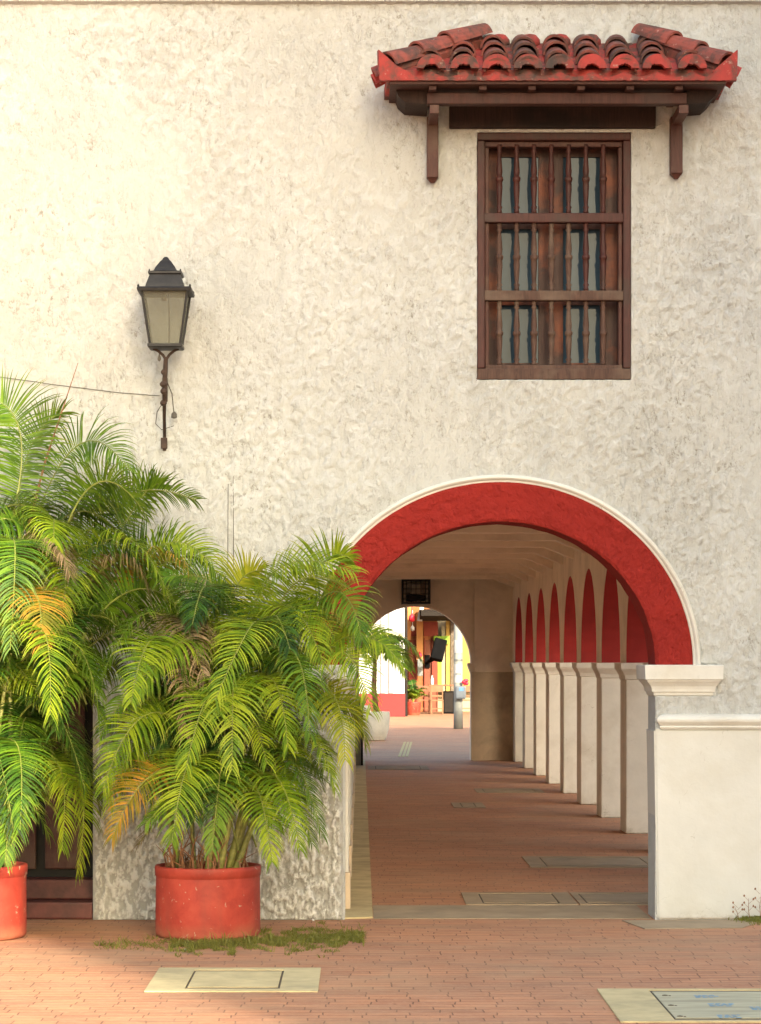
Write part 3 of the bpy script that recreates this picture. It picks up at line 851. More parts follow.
for py, r in ((372, .022), (384, .026), (391, .02), (402, .022)):
    lathe(bm, cx_-.012-(py-372)*.0003, LD+.01+(max(0, py-392)*.005), [(r*.5, lz(py+3)), (r, lz(py+1)), (r, lz(py-1)), (r*.5, lz(py-3))], 8)
tube(bm, [(cx_-.012, LD+.02, lz(388)), (cx_-.02, DW-.02, lz(386))], .009, 6)
box(bm, cx_-.055, cx_-.012, DW-.03, DW-.003, wpz(449), wpz(438), .004)
box(bm, cx_-.045, cx_-.01, DW-.03, DW-.003, wpz(402), wpz(378), .004)
obj('bracket', bm, 'rust_iron', lan, smooth=False)
bm = BM()
tube(bm, [(cx_+.0, LD+.05, lz(380)), (cx_+.03, LD+.12, lz(392)), (cx_+.035, LD+.16, lz(404)), (cx_+.04, LD+.18, lz(412))], .004, 5)
obj('wire', bm, 'cable', lan); bm = BM(); lathe(bm, cx_+.04, LD+.18, [(.008, lz(416)), (.02, lz(415)), (.018, lz(411)), (.006, lz(409))], 8)
obj('plug', bm, 'cable', lan); bm = BM(); tube(bm, [(cx_-.02, DW-.02, wpz(398)), (cx_-.08, DW-.012, wpz(412)), (cx_-.09, DW-.01, wpz(424)), (cx_-.05, DW-.012, wpz(430)), (cx_+.03, DW-.01, wpz(426))], .0028, 5)
obj('wire', bm, 'cable', lan); bm = BM(); lathe(bm, cx_-.045, LD+.02, [(.004, lz(361)), (.012, lz(359)), (.008, lz(356)), (.002, lz(353))], 6)
obj('hook', bm, 'cable', lan)
# cable along the wall
bm = BM(); pts = []
for i in range(30):
    px = -120+i*(160+120)/29
    py = 388+9*math.sin((px+20)/160*1.9-.7)*.9-12*(1-px/160)**1*.6+jr.uniform(-.3, .3)
    pts.append((wpx(px), DW-.012, wpz(py)))
tube(bm, pts, .0024, 5); obj('wall_cable', bm, 'cable', label='thin dark cable sagging along the wall from the lantern to the left edge', cat='cable')
for px, y0, y1 in ((228.3, 484, 615), (233.3, 476, 615)):
    bm = BM(); tube(bm, [(wpx(px), DW-.012, wpz(y1)), (wpx(px+jr.uniform(-.5, .5)), DW-.014, wpz((y0+y1)/2)), (wpx(px), DW-.012, wpz(y0))], .0022, 5)
    obj('wire', bm, 'cable', label=('left' if px < 230 else 'right')+'most, %s of the two thin upright wires on the wall above the centre palm' % ('shorter' if px < 230 else 'taller'), cat='wire', group='upright wires on the wall')

# ------------------------------------------------------------------ corridor floor pieces
def gp(px, py):
    d = F*EYE/(py-CY); return ((px-CX)/F*d, d)
def sheet(name, quad, z, mat, th=.006, parent=None, **k):
    bm = BM(); a = [bm.verts.new((x, y, z)) for x, y in quad]; b = [bm.verts.new((x, y, max(.0005, z-th))) for x, y in quad]
    bm.faces.new(a); bm.faces.new(b[::-1])
    n = len(quad)
    for i in range(n): bm.faces.new((a[i], b[i], b[(i+1) % n], a[(i+1) % n]))
    return obj(name, bm, mat, parent, **k)
sheet('kerb_strip', [(-.115, DW+WT*.1), (.085, DW+.1), (.09, 45.4), (-.115, 45.4)], .012, 'ochre_concrete', .012, kind='structure')
sheet('threshold_strip', [(.09, DW+.06), (JR-.02, DW+.06), (JR-.02, DW+1.0), (.09, DW+1.0)], .005, 'grey_concrete', .004, kind='structure')
sheet('pier_footing', [gp(645, 929.5), gp(742, 928.5), gp(764, 921), gp(622, 921)], .006, 'grey_concrete', .005, kind='structure')
def cover(x0, x1, y0, y1, border, lab, mat='cream_concrete', bl=None, z=.008, gy=6, lidmat=None):
    e = empty('utility_cover', ((x0+x1)/2, (y0+y1)/2, 0), lab, 'utility cover')
    bl = border if bl is None else bl
    bm = BM(); a0, a1, b0, b1 = x0+bl, x1-bl, y0+border, y1-border
    bm2 = [[(x0, y0), (x1, y0), (x1, y1), (x0, y1)], [(a0, b0), (a1, b0), (a1, b1), (a0, b1)]]
    prism(bm, bm2, 'z', .001, z); obj('frame', bm, mat, e)
    g = .012
    bm = BM(); box(bm, a0+.001, a1-.001, b0+.001, b1-.001, .001, z-.005); obj('joint', bm, 'joint_dark', e)
    bm = BM(); prism(bm, [[(a0+g, b0+g*gy), (a1-g, b0+g*gy), (a1-g, b1-g*gy), (a0+g, b1-g*gy)]], 'z', z-.004, z-.0005)
    obj('lid', bm, lidmat or mat, e); return e
a = gp(143, 992.5); b = gp(320, 968.5); x0 = (143-CX)/F*14.0
X0, Y_0 = gp(150, 992.5); X1, _ = gp(318, 992.5); Y_1 = gp(0, 969)[1]
cover(X0-.03, X1, Y_0, Y_1, .10, 'small cream concrete cover set in the brick in front of the centre pot', bl=.20)
# the big cover at the lower right, with blue stencil marks
X0, Y_1 = gp(597, 990)
big = cover(X0, X0+1.6, Y_1-1.25, Y_1, .055, 'large concrete cover with blue stencil marks at the lower right corner', 'cream_concrete', bl=.26, lidmat='cover_concrete')
lidz = .0085
for n_, (px, py) in enumerate(((665, 997), (671, 1007), (680, 1018))):
    x, y = gp(px, py); bm = BM(); lathe(bm, x, y, [(.016, .004), (.015, .010), (.006, .012)], 8); lathe(bm, x+.022, y-.012, [(.008, .004), (.006, .010)], 6); obj('bolt', bm, 'joint_dark', big)
mr = random.Random(11)
for (px, py, w) in ((706, 998, 22), (721, 1006.5, 24), (730, 1018, 24), (757, 1010, 12)):
    bm = BM(); x, y = gp(px, py); ww = w/F*y
    for r_ in range(3):
        xx = x-ww/2
        while xx < x+ww/2-.015:
            l = mr.uniform(.016, .034); yy = y+(r_-1)*.042+mr.uniform(-.006, .006)
            vs_ = [bm.verts.new(p) for p in ((xx, yy-.012, lidz), (xx+l, yy-.012, lidz), (xx+l-.004, yy+.014, lidz), (xx-.003, yy+.014, lidz))]
            bm.faces.new(vs_); xx += l+mr.uniform(.004, .012)
    obj('stencil_mark', bm, 'blue_paint', big)
# corridor covers
cover(gp(466, 905)[0], gp(578, 905)[0], DW+1.03, gp(0, 893.5)[1], .07, 'grey cover nearest the middle of the corridor floor just behind the threshold', 'grey_concrete', .12, .009)
cover(gp(580, 905)[0], 2.2, DW+1.03, gp(0, 893.5)[1], .07, 'grey cover just behind the threshold partly hidden by the right pier', 'grey_concrete', .05, .009)
cover(gp(530, 867)[0], 2.56, gp(0, 868)[1], gp(0, 857)[1], .10, 'grey cover in the corridor floor beside the second visible pillar', 'grey_concrete', .14, .007)
cover(gp(454, 808)[0], gp(486, 808)[0], gp(0, 808)[1], gp(0, 803)[1], .08, 'small worn cover halfway down the corridor floor', 'grey_concrete', .1, .007)
cover(gp(480, 796)[0], 2.4, gp(0, 793)[1], gp(0, 789)[1], .1, 'narrow grey cover deep in the corridor by the pillars', 'grey_concrete', .1, .007)
cover(gp(368, 771)[0], gp(430, 771)[0], gp(0, 770)[1], gp(0, 766)[1], .12, 'dark edged cover at the far end of the corridor floor', 'grey_concrete', .12, .007)

# corridor lamp
cd = FARY-.3
def q(px, py, d=cd): return P(px, py, d)
lx0, lx1, lz0, lz1 = q(401.5, 0).x, q(430.5, 0).x, q(0, 604).z, q(0, 579).z
cl = empty('corridor_lamp', ((lx0+lx1)/2, cd, lz0), 'square black caged lamp under the corridor ceiling above the far arch', 'lamp')
bm = BM(); t = .035
for a, b_, c, d_ in ((lx0, lx1, lz0, lz0+t), (lx0, lx1, lz1-t, lz1), (lx0, lx0+t, lz0+t+.001, lz1-t-.001), (lx1-t, lx1, lz0+t+.001, lz1-t-.001)):
    box(bm, a, b_, cd-.05, cd+.25, c, d_, .004)
mx, mz = (lx0+lx1)/2, (lz0+lz1)/2
for k in range(1, 6):
    x = lx0+(lx1-lx0)*k/6; tube(bm, [(x, cd-.03, lz0+t), (x, cd-.03, lz1-t)], .007, 5)
for k in range(1, 5):
    z = lz0+(lz1-lz0)*k/5; tube(bm, [(lx0+t, cd-.03, z), (lx1-t, cd-.03, z)], .007, 5)
for sx in (-1, 1): tube(bm, [(mx+sx*.1, cd+.1, lz1), (mx+sx*.1, cd+.1, CZ+.17)], .012, 6)
obj('cage', bm, 'black_iron', cl)
bm = BM(); box(bm, mx-.11, mx+.11, cd+.02, cd+.2, mz-.05, lz1-.07, .02); obj('lamp_glass', bm, 'lamp_glass', cl)
bm = BM(); box(bm, mx-.16, mx+.16, cd+.01, cd+.22, lz0+.05, mz-.055, .02); obj('ballast_box', bm, 'black_iron', cl)
# grey cabinet at the far left end of the corridor
ud = 43.1; bm = BM(); box(bm, -.113, P(361, 0, ud).x, ud, ud+.6, .013, P(0, 700, ud).z, .01)
uc = obj('utility_cabinet', bm, 'grey_metal', label='narrow grey metal cabinet standing at the far left end of the corridor', cat='cabinet')
bm = BM(); box(bm, P(361, 0, ud).x+.001, P(363, 0, ud).x, ud-.01, ud+.6, .013, P(0, 700, ud).z, .003); obj('edge_strip', bm, 'plastic_black', uc)

# ------------------------------------------------------------------ palms
def frond(parent, p0, pm, p2, Lmax, npair, mat, twist=0, droop=.5, vang=.25, wleaf=.0105, t0=.2, rr=.006, seed=0):
    rg = random.Random(seed)
    p0, pm, p2 = Vector(p0), Vector(pm), Vector(p2)
    pm = pm+Vector((rg.uniform(-.04, .04), rg.uniform(-.04, .04), rg.uniform(-.02, .03)))
    pc = pm*2-(p0+p2)*.5
    bm = BM()
    tipl = bm.verts.layers.float_color.new('tip')
    def pos(t): return p0*(1-t)**2+pc*(2*t*(1-t))+p2*t*t
    def tan(t): return ((pc-p0)*(1-t)+(p2-pc)*t).normalized()
    hz = Vector((p2.x-p0.x, p2.y-p0.y, 0))
    if hz.length < .02: hz = Vector((0, -1, 0))
    hz.normalize(); S0 = hz.cross(Vector((0, 0, 1)))
    pts = [pos(i/12) for i in range(13)]
    tube(bm, pts, [rr*(1-.8*i/12)+.001 for i in range(13)], 5)
    for f in bm.faces: f.material_index = 1
    npair = int(npair*1.75)
    for i in range(npair):
        s_ = (i+.5)/npair; t = t0+(1-t0)*s_
        base = pos(t); T = tan(t)
        S = (S0-T*S0.dot(T)).normalized(); Nn = S.cross(T).normalized()
        if Nn.z < 0 and abs(T.z) < .95: Nn = -Nn
        ca, sa = math.cos(twist), math.sin(twist)
        S, Nn = S*ca+Nn*sa, Nn*ca-S*sa
        l = 1.28*Lmax*(.70+.30*math.sin(PI*min(1, s_*1.1+.1)))*(1-.50*s_**3.5)
        ang = R(84-12*s_-40*s_**3)
        for side in (-1, 1):
            if rg.random() < .04: continue
            a = ang+rg.uniform(-.10, .10); v_ = vang+rg.uniform(-.12, .12)
            ll = l*rg.uniform(.82, 1.1); hue = rg.random()
            if rg.random() < .05: ll *= .5
            D = (T*math.cos(a)+(S*side*math.cos(v_)+Nn*math.sin(v_))*math.sin(a)).normalized()
            prev = None; p = base.copy(); seg = 5; w0 = wleaf*rg.uniform(.8, 1.1)
            ws = (.6, 1.0, .95, .75, .42, .0)
            W = D.cross(Nn)
            if W.length < .01: W = S
            W.normalize()
            for k in range(seg+1):
                w = w0*ws[k]*.5
                if k < seg:
                    cur = (bm.verts.new(p+W*w), bm.verts.new(p-W*w))
                else: cur = (bm.verts.new(p),)
                if prev:
                    if len(cur) == 2: bm.faces.new((prev[0], prev[1], cur[1], cur[0]))
                    else: bm.faces.new((prev[0], prev[1], cur[0]))
                for vq in cur: vq[tipl] = (k/seg, hue, 0, 1)
                prev = cur
                p = p+D*(ll/seg)
                D = (D+Vector((0, 0, -1))*droop*(.22+.20*k)*(1+.3*rg.uniform(-1, 1))).normalized()
                W = (W-D*W.dot(D)).normalized()
    for v in bm.verts:      # the wall stops the leaves
        if v.co.y > DW-.16: v.co.y = DW-.16+(v.co.y-DW+.16)*.12
        if v.co.z < .03: v.co.z = .03+.02*rg.random()
    me = obj('frond', bm, None, parent, mats=[mat, 'rachis'])
    return me

def pot(parent, x, y, r, h, mat='pot_red'):
    bm = BM()
    lathe(bm, x, y, [(r*.94, .002), (r*.985, .012), (r*1.0, .03), (r*.995, h*.84), (r*.997, h*.855), (r*1.012, h*.862), (r*1.018, h*.975), (r*1.01, h), (r*.93, h), (r*.92, h*.86), (.02, h*.85)], 56)
    for v in bm.verts: v.co += Vector((noise.noise(v.co*3), noise.noise(v.co*3+Vector((5, 5, 5))), 0))*.005
    obj('pot', bm, mat, parent, smooth=True)
    bm = BM(); n = 40
    for j in range(60):
        a, rr_ = rnd.uniform(0, 2*PI), r*.88*math.sqrt(rnd.random())
        lathe(bm, x+rr_*math.cos(a), y+rr_*math.sin(a), [(.03, h*.85), (.02, h*.88+rnd.random()*.01), (.004, h*.9)], 5)
    lathe(bm, x, y, [(r*.915, h*.84), (r*.91, h*.875), (.01, h*.89)], 30)
    obj('soil', bm, 'soil', parent)

def canes(parent, x, y, h, lst):
    bm = BM()
    for (dx, dy, tx_, ty_, tz_, r) in lst:
        a = Vector((x+dx, y+dy, h*.85)); b = Vector((tx_, ty_, tz_))
        m_ = a.lerp(b, .5)+Vector((dx*.2, dy*.2, .05))
        pts = []
        for i in range(14):
            t = i/13; pts.append(a*(1-t)**2+m_*2*t*(1-t)+b*t*t)
        tube(bm, pts, [r*(1-.5*i/13)*(1.12 if i % 2 else 1) for i in range(14)], 7)
    obj('cane', bm, 'cane', parent, smooth=True)

def in_poly(x, y, poly):
    c = False; n = len(poly)
    for i in range(n):
        x1_, y1_ = poly[i]; x2_, y2_ = poly[(i+1) % n]
        if (y1_ > y) != (y2_ > y) and x < (x2_-x1_)*(y-y1_)/(y2_-y1_)+x1_: c = not c
    return c
def proj(p): return (CX+p.x/p.y*F, CY-(p.z-EYE)/p.y*F)

# ---- centre palm
CPX, CPY = P(208, 0, 16.38).x, 16.38
cp = empty('potted_palm', (CPX, CPY, 0), 'bushy areca palm with yellow-green fronds in the whole red pot before the rough wall', 'potted palm', 'areca palms in red pots')
pot(cp, CPX, CPY, .325, .44)
cl_ = []
for k in range(14):
    a = rnd.uniform(0, 2*PI); rr_ = rnd.uniform(.05, .22)
    dx, dy = rr_*math.cos(a), rr_*math.sin(a)*.8
    cl_.append((dx, dy, CPX+dx*2.6+.1, CPY+dy*1.6, rnd.uniform(.9, 1.75), rnd.uniform(.012, .022)))
canes(cp, CPX, CPY, .44, cl_)
# hand placed fronds: start, middle, tip as pixels + distance (each becomes a real 3D arc)
G, DP, LI, YE, OR, DR = 'leaf_green', 'leaf_deep', 'leaf_lime', 'leaf_yellow', 'leaf_orange', 'leaf_dry'
CF = [
 ((258, 735, 16.4), (262, 590, 16.3), (354, 572, 16.0), .27, LI, -.7, .5),
 ((262, 720, 16.4), (290, 592, 16.2), (352, 590, 15.8), .25, LI, .5, .5),
 ((255, 715, 16.5), (300, 620, 16.4), (375, 650, 16.2), .26, LI, .5, .7),
 ((265, 740, 16.3), (320, 650, 16.0), (372, 712, 15.8), .25, LI, -.4, .6),
 ((262, 745, 16.4), (318, 690, 16.2), (345, 760, 15.9), .24, YE, -.5, .6),
 ((250, 760, 16.3), (300, 730, 16.0), (335, 790, 15.8), .24, LI, .3, .6),
 ((248, 790, 16.3), (290, 760, 16.0), (322, 835, 15.8), .23, G, .3, .5),
 ((245, 800, 16.2), (280, 780, 15.9), (300, 850, 15.7), .22, LI, 0, .6),
 ((226, 745, 16.2), (214, 695, 15.8), (186, 768, 15.6), .27, LI, 0, .55),
 ((232, 740, 16.3), (262, 680, 15.9), (288, 748, 15.7), .25, LI, 0, .55),
 ((215, 795, 16.2), (188, 762, 15.8), (172, 842, 15.6), .27, LI, 0, .4),
 ((222, 800, 16.2), (222, 765, 15.9), (212, 850, 15.7), .23, G, 0, .5),
 ((236, 805, 16.2), (262, 790, 15.9), (272, 862, 15.7), .22, LI, 0, .5),
 ((212, 760, 16.3), (155, 715, 16.0), (103, 790, 15.9), .26, LI, .5, .5),
 ((208, 775, 16.3), (150, 770, 16.0), (112, 838, 15.9), .24, OR, .3, .6),
 ((222, 740, 16.4), (170, 665, 16.1), (100, 735, 16.0), .26, G, .5, .6),
 ((230, 720, 16.4), (200, 640, 16.1), (140, 690, 15.8), .26, LI, .4, .6),
 ((236, 700, 16.5), (222, 595, 16.4), (160, 578, 16.2), .27, G, .7, .6),
 ((240, 700, 16.4), (250, 625, 15.9), (215, 700, 15.6), .25, LI, 0, .5),
 ((245, 700, 16.5), (280, 610, 16.2), (325, 668, 15.8), .25, LI, -.3, .6),
 ((240, 690, 16.6), (238, 600, 16.5), (262, 570, 16.4), .24, YE, .8, .3),
 ((250, 720, 16.4), (290, 650, 15.9), (310, 735, 15.6), .25, G, .2, .6),
 ((238, 730, 16.2), (240, 680, 15.8), (232, 770, 15.6), .25, LI, 0, .6),
 ((255, 700, 16.5), (312, 640, 16.3), (384, 632, 16.2), .22, LI, -.5, .5),
 ((262, 735, 16.5), (330, 705, 16.4), (366, 745, 16.3), .22, YE, .7, .6),
 ((262, 700, 16.3), (325, 595, 16.1), (362, 640, 15.9), .24, G, -.6, .6),
 ((255, 680, 16.4), (318, 575, 16.3), (352, 560, 16.2), .22, LI, .9, .3),
 ((262, 720, 16.3), (335, 640, 16.1), (404, 668, 16.0), .20, LI, -.6, .6),
 ((225, 770, 16.4), (180, 740, 16.3), (150, 800, 16.2), .24, DP, .3, .6),
 ((215, 720, 16.6), (190, 600, 16.6), (128, 590, 16.5), .26, G, .6, .6),
 ((225, 720, 16.5), (190, 620, 16.2), (205, 680, 15.9), .24, DR, .2, .9),
]
sd = 100
for (a, b_, c, L, mt, tw, dr) in CF:
    sd += 1
    frond(cp, P(*a), P(*b_), P(*c), L, 38, mt, tw, dr, seed=sd)
poly_c = [(95, 850), (86, 720), (95, 640), (130, 600), (200, 570), (262, 548), (340, 570), (362, 640), (352, 740), (322, 840), (290, 868), (240, 862), (130, 862)]
fr = random.Random(21); made = 0; tries = 0
while made < 69 and tries < 4000:
    tries += 1
    az = fr.uniform(0, 2*PI); hgt = fr.uniform(.5, 1.75)
    b0 = Vector((CPX+.12+fr.uniform(-.38, .30)*1, CPY+fr.uniform(-.12, .2), hgt))
    L = fr.uniform(.5, .85); up = fr.uniform(.15, .5)
    mid = b0+Vector((math.cos(az)*L*.45, math.sin(az)*L*.42, up)); tip = b0+Vector((math.cos(az)*L, math.sin(az)*L*.9, up-fr.uniform(.15, .5)))
    if tip.y > DW-.25: continue
    px, py = proj(tip); mx_, my_ = proj(mid)
    if not in_poly(px, py, poly_c) or not in_poly(mx_, my_, poly_c): continue
    mt = fr.choices([G, DP, LI, YE, DR], [5, 9, 4.5, .4, .5])[0]
    frond(cp, b0, mid, tip, fr.uniform(.2, .27), 34, mt, fr.uniform(-.6, .6), fr.uniform(.4, .8), seed=1000+made)
    made += 1
# low shoots and dead stubs in the pot
bm = BM()
for k in range(60):
    a = fr.uniform(0, 2*PI); rr_ = .27*math.sqrt(fr.random()); x, y = CPX+rr_*math.cos(a), CPY+rr_*math.sin(a)
    l = fr.uniform(.06, .3); tube(bm, [(x, y, .37), (x+fr.uniform(-.04, .04), y+fr.uniform(-.04, .04), .38+l*.6), (x+fr.uniform(-.12, .12), y+fr.uniform(-.1, .1), .38+l)], [.007, .005, .001], 4)
obj('dead_stalks', bm, 'cane_brown', cp)

# ---- left palm
LPX, LPY = P(-32, 0, 16.3).x, 16.3
lp = empty('potted_palm', (LPX, LPY, 0), 'taller deep green areca palm in the red pot cut by the left edge', 'potted palm', 'areca palms in red pots')
pot(lp, LPX, LPY, .36, .45)
cl_ = []
for k in range(16):
    a = rnd.uniform(0, 2*PI); rr_ = rnd.uniform(.05, .26)
    dx, dy = rr_*math.cos(a), rr_*math.sin(a)*.8
    cl_.append((dx, dy, LPX+dx*2.2+.15, LPY+dy*1.6+.1, rnd.uniform(1.1, 2.4), rnd.uniform(.015, .026)))
cl_.append((.25, -.1, P(8, 0, 16.2).x, 16.2, 1.7, .022))
canes(lp, LPX, LPY, .45, cl_)
LF = [
 ((0, 560, 16.5), (22, 440, 16.6), (-25, 398, 16.5), .30, G, 1.1, .25),
 ((15, 590, 16.6), (70, 455, 16.7), (128, 470, 16.5), .28, G, -.8, .5),
 ((20, 570, 16.7), (25, 470, 16.8), (62, 412, 16.8), .30, G, .9, .25),
 ((30, 600, 16.6), (90, 500, 16.6), (130, 560, 16.3), .28, DP, .4, .7),
 ((60, 610, 16.7), (110, 505, 16.8), (196, 500, 16.7), .26, G, .8, .35),
 ((80, 620, 16.7), (135, 520, 16.8), (160, 484, 16.8), .24, G, .8, .1),
 ((50, 610, 16.5), (120, 540, 16.4), (170, 600, 16.1), .28, LI, .2, .9),
 ((90, 640, 16.6), (170, 545, 16.6), (226, 590, 16.5), .26, LI, -.6, .5),
 ((100, 640, 16.6), (165, 560, 16.5), (205, 625, 16.3), .26, OR, .3, .7),
 ((0, 600, 16.3), (15, 545, 15.9), (10, 650, 15.7), .24, G, 0, .6),
 ((-10, 630, 16.3), (30, 590, 15.9), (40, 650, 15.7), .24, OR, 0, .5),
 ((10, 600, 16.4), (40, 540, 16.1), (70, 575, 15.9), .22, DR, .3, 1.0),
 ((60, 620, 16.5), (120, 565, 16.4), (150, 600, 16.3), .22, DR, .3, 1.1),
 ((-20, 700, 16.2), (30, 625, 15.8), (50, 715, 15.6), .27, LI, 0, .45),
 ((0, 690, 16.3), (70, 640, 16.0), (100, 720, 15.8), .27, G, .3, .5),
 ((0, 640, 16.4), (60, 560, 16.2), (55, 640, 15.9), .25, LI, 0, .6),
 ((20, 680, 16.5), (100, 620, 16.3), (145, 700, 16.2), .27, G, .3, .6),
 ((0, 760, 16.3), (50, 700, 16.1), (85, 790, 15.9), .26, DP, .2, .6),
 ((-20, 790, 16.2), (10, 740, 15.9), (20, 830, 15.7), .26, G, 0, .5),
 ((-30, 820, 16.2), (0, 790, 15.9), (5, 862, 15.7), .24, G, 0, .5),
 ((10, 800, 16.3), (50, 760, 16.1), (62, 850, 16.0), .25, LI, .1, .5),
 ((20, 810, 16.3), (70, 780, 16.2), (78, 872, 16.1), .24, LI, .1, .5),
 ((20, 770, 16.4), (70, 740, 16.3), (100, 810, 16.2), .25, DP, .2, .5),
 ((10, 740, 16.5), (70, 690, 16.4), (120, 760, 16.3), .26, DP, .4, .6),
 ((40, 660, 16.6), (110, 600, 16.6), (170, 660, 16.5), .26, DP, .4, .6),
 ((50, 700, 16.6), (120, 630, 16.7), (168, 720, 16.6), .27, DP, .5, .6),
 ((60, 720, 16.6), (110, 670, 16.6), (140, 760, 16.5), .25, DP, .4, .6),
 ((70, 660, 16.5), (130, 590, 16.4), (185, 615, 16.3), .24, G, .9, .4),
 ((60, 640, 16.7), (130, 560, 16.9), (205, 560, 16.9), .24, DP, 1.0, .3),
]
for (a, b_, c, L, mt, tw, dr) in LF:
    sd += 1
    frond(lp, P(*a), P(*b_), P(*c), L, 40, mt, tw, dr, seed=sd)
poly_l = [(-190, 870), (-190, 520), (-110, 440), (0, 440), (60, 475), (130, 490), (185, 560), (180, 640), (120, 700), (92, 760), (88, 850), (40, 868)]
made = 0; tries = 0
while made < 73 and tries < 6000:
    tries += 1
    az = fr.uniform(0, 2*PI); hgt = fr.uniform(.5, 2.5)
    b0 = Vector((LPX+.2+fr.uniform(-.45, .55), LPY+fr.uniform(-.1, .35), hgt))
    L = fr.uniform(.5, .95); up = fr.uniform(.15, .5)
    mid = b0+Vector((math.cos(az)*L*.45, math.sin(az)*L*.4, up)); tip = b0+Vector((math.cos(az)*L, math.sin(az)*L*.85, up-fr.uniform(.15, .5)))
    if tip.y > DW-.25: continue
    px, py = proj(tip); mx_, my_ = proj(mid)
    if not in_poly(px, py, poly_l) or not in_poly(mx_, my_, poly_l): continue
    mt = fr.choices([G, DP, LI, YE, DR], [6, 8, 2, .5, .5])[0]
    frond(lp, b0, mid, tip, fr.uniform(.22, .29), 34, mt, fr.uniform(-.6, .6), fr.uniform(.4, .8), seed=2000+made)
    made += 1
bm = BM(); tube(bm, [P(20, 560, 16.6), P(45, 462, 16.7), P(78, 363, 16.8)], [.009, .007, .002], 6)
obj('spear_leaf', bm, 'cane_brown', lp)

# ------------------------------------------------------------------ grass round the pot, weeds, litter
bm = BM(); gr_ = random.Random(5)
def blade(bm, x, y, h, lean, w):
    a = gr_.uniform(0, 2*PI); dx, dy = math.cos(a)*w, math.sin(a)*w
    lx_, ly_ = gr_.uniform(-1, 1)*lean, gr_.uniform(-1, 1)*lean
    v = [bm.verts.new(p) for p in ((x-dx, y-dy, .0), (x+dx, y+dy, .0), (x+lx_*.5+dx*.7, y+ly_*.5+dy*.7, h*.7), (x+lx_*.5-dx*.7, y+ly_*.5-dy*.7, h*.7), (x+lx_*1.4, y+ly_*1.4, h))]
    bm.faces.new((v[0], v[1], v[2], v[3])); bm.faces.new((v[3], v[2], v[4]))
cnt = 0
while cnt < 10000:
    px = gr_.uniform(95, 364); py = gr_.uniform(922, 958)
    # the ragged lens-shaped patch
    if px < 235: c0, hw = 945, 4+7*max(0, (px-95)/140)
    else: c0, hw = 943-(px-235)*.04, 12-5*abs(px-315)/60
    nn = noise.noise(Vector((px*.07, py*.28, 0)))
    if abs(py-c0) > hw*(.7+1.3*nn)*gr_.uniform(.3, 1.25): continue
    if px < 170 and gr_.random() < .75: cnt += 1; continue
    x, y = gp(px, py)
    if (x-CPX)**2+(y-CPY)**2 < .325**2: continue
    cnt += 1
    blade(bm, x, y, gr_.uniform(.008, .026)*(3 if gr_.random() < .03 else 1), .035, .0028)
obj('grass_patch', bm, 'grass', kind='stuff', label='thin dry green grass growing in the paving around the centre pot', cat='grass')
bm = BM()
for k in range(900):
    px = gr_.gauss(757, 9); py = gr_.gauss(920.5, 1.8)
    x, y = gp(px, py); blade(bm, x, min(y, DW-.04), gr_.uniform(.01, .04), .03, .0035)
obj('weed_tuft', bm, 'grass', kind='stuff', label='brownish weeds at the foot of the right pier by the right edge', cat='weeds')
for k, (px, h, lab) in enumerate(((737, .10, 'shortest thin dry weed stalk standing against the right pier'), (748, .15, 'middle thin dry weed stalk standing against the right pier'), (759, .20, 'tallest thin dry weed stalk at the right edge of the pier'))):
    x = wpx(px); y = DW-.09; bm = BM()
    tube(bm, [(x, y, 0), (x-.01, y, h*.5), (x-.03+.02*k, y, h)], [.003, .002, .001], 4)
    for j in range(5):
        z = h*(.3+.15*j); s_ = 1 if j % 2 else -1
        tube(bm, [(x-.01, y, z), (x-.01+s_*.03, y-.01, z+.03)], [.0015, .0008], 3)
        lathe(bm, x-.01+s_*.03, y-.01, [(.002, z+.026), (.007, z+.032), (.002, z+.042)], 6)
    obj('weed_stalk', bm, 'cane_brown', label=lab, cat='weed', group='weed stalks by the right pier')
for k, (px, py, lab) in enumerate(((328, 917, 'larger scrap of white litter on the paving right of the centre pot'), (313, 921, 'smaller scrap of white litter between the centre pot and the arch'), (185, 951, 'scrap of white litter in the grass before the centre pot'))):
    x, y = gp(px, py); bm = BM(); r_ = .018 if k == 0 else .011
    lathe(bm, x, y, [(r_*.6, .001), (r_, .008), (r_*.5, r_*1.2), (.002, r_*1.3)], 7)
    for v in bm.verts: v.co += Vector((noise.noise(v.co*60), noise.noise(v.co*60+Vector((3, 3, 3))), 0))*.006
    obj('litter', bm, 'litter_white', label=lab, cat='litter', group='scraps of litter')

# ------------------------------------------------------------------ beyond the far arch
def at(px, py, d): return P(px, py, d)
def bx(name, px0, px1, py0, py1, d, depth, mat, parent=None, bev=0, **k):
    """box whose front face covers the given pixels at distance d, with real depth"""
    bm = BM(); a = P(px0, py1, d); c = P(px1, py0, d)
    box(bm, a.x, c.x, d, d+depth, max(.002, a.z), c.z, bev); return obj(name, bm, mat, parent, **k)
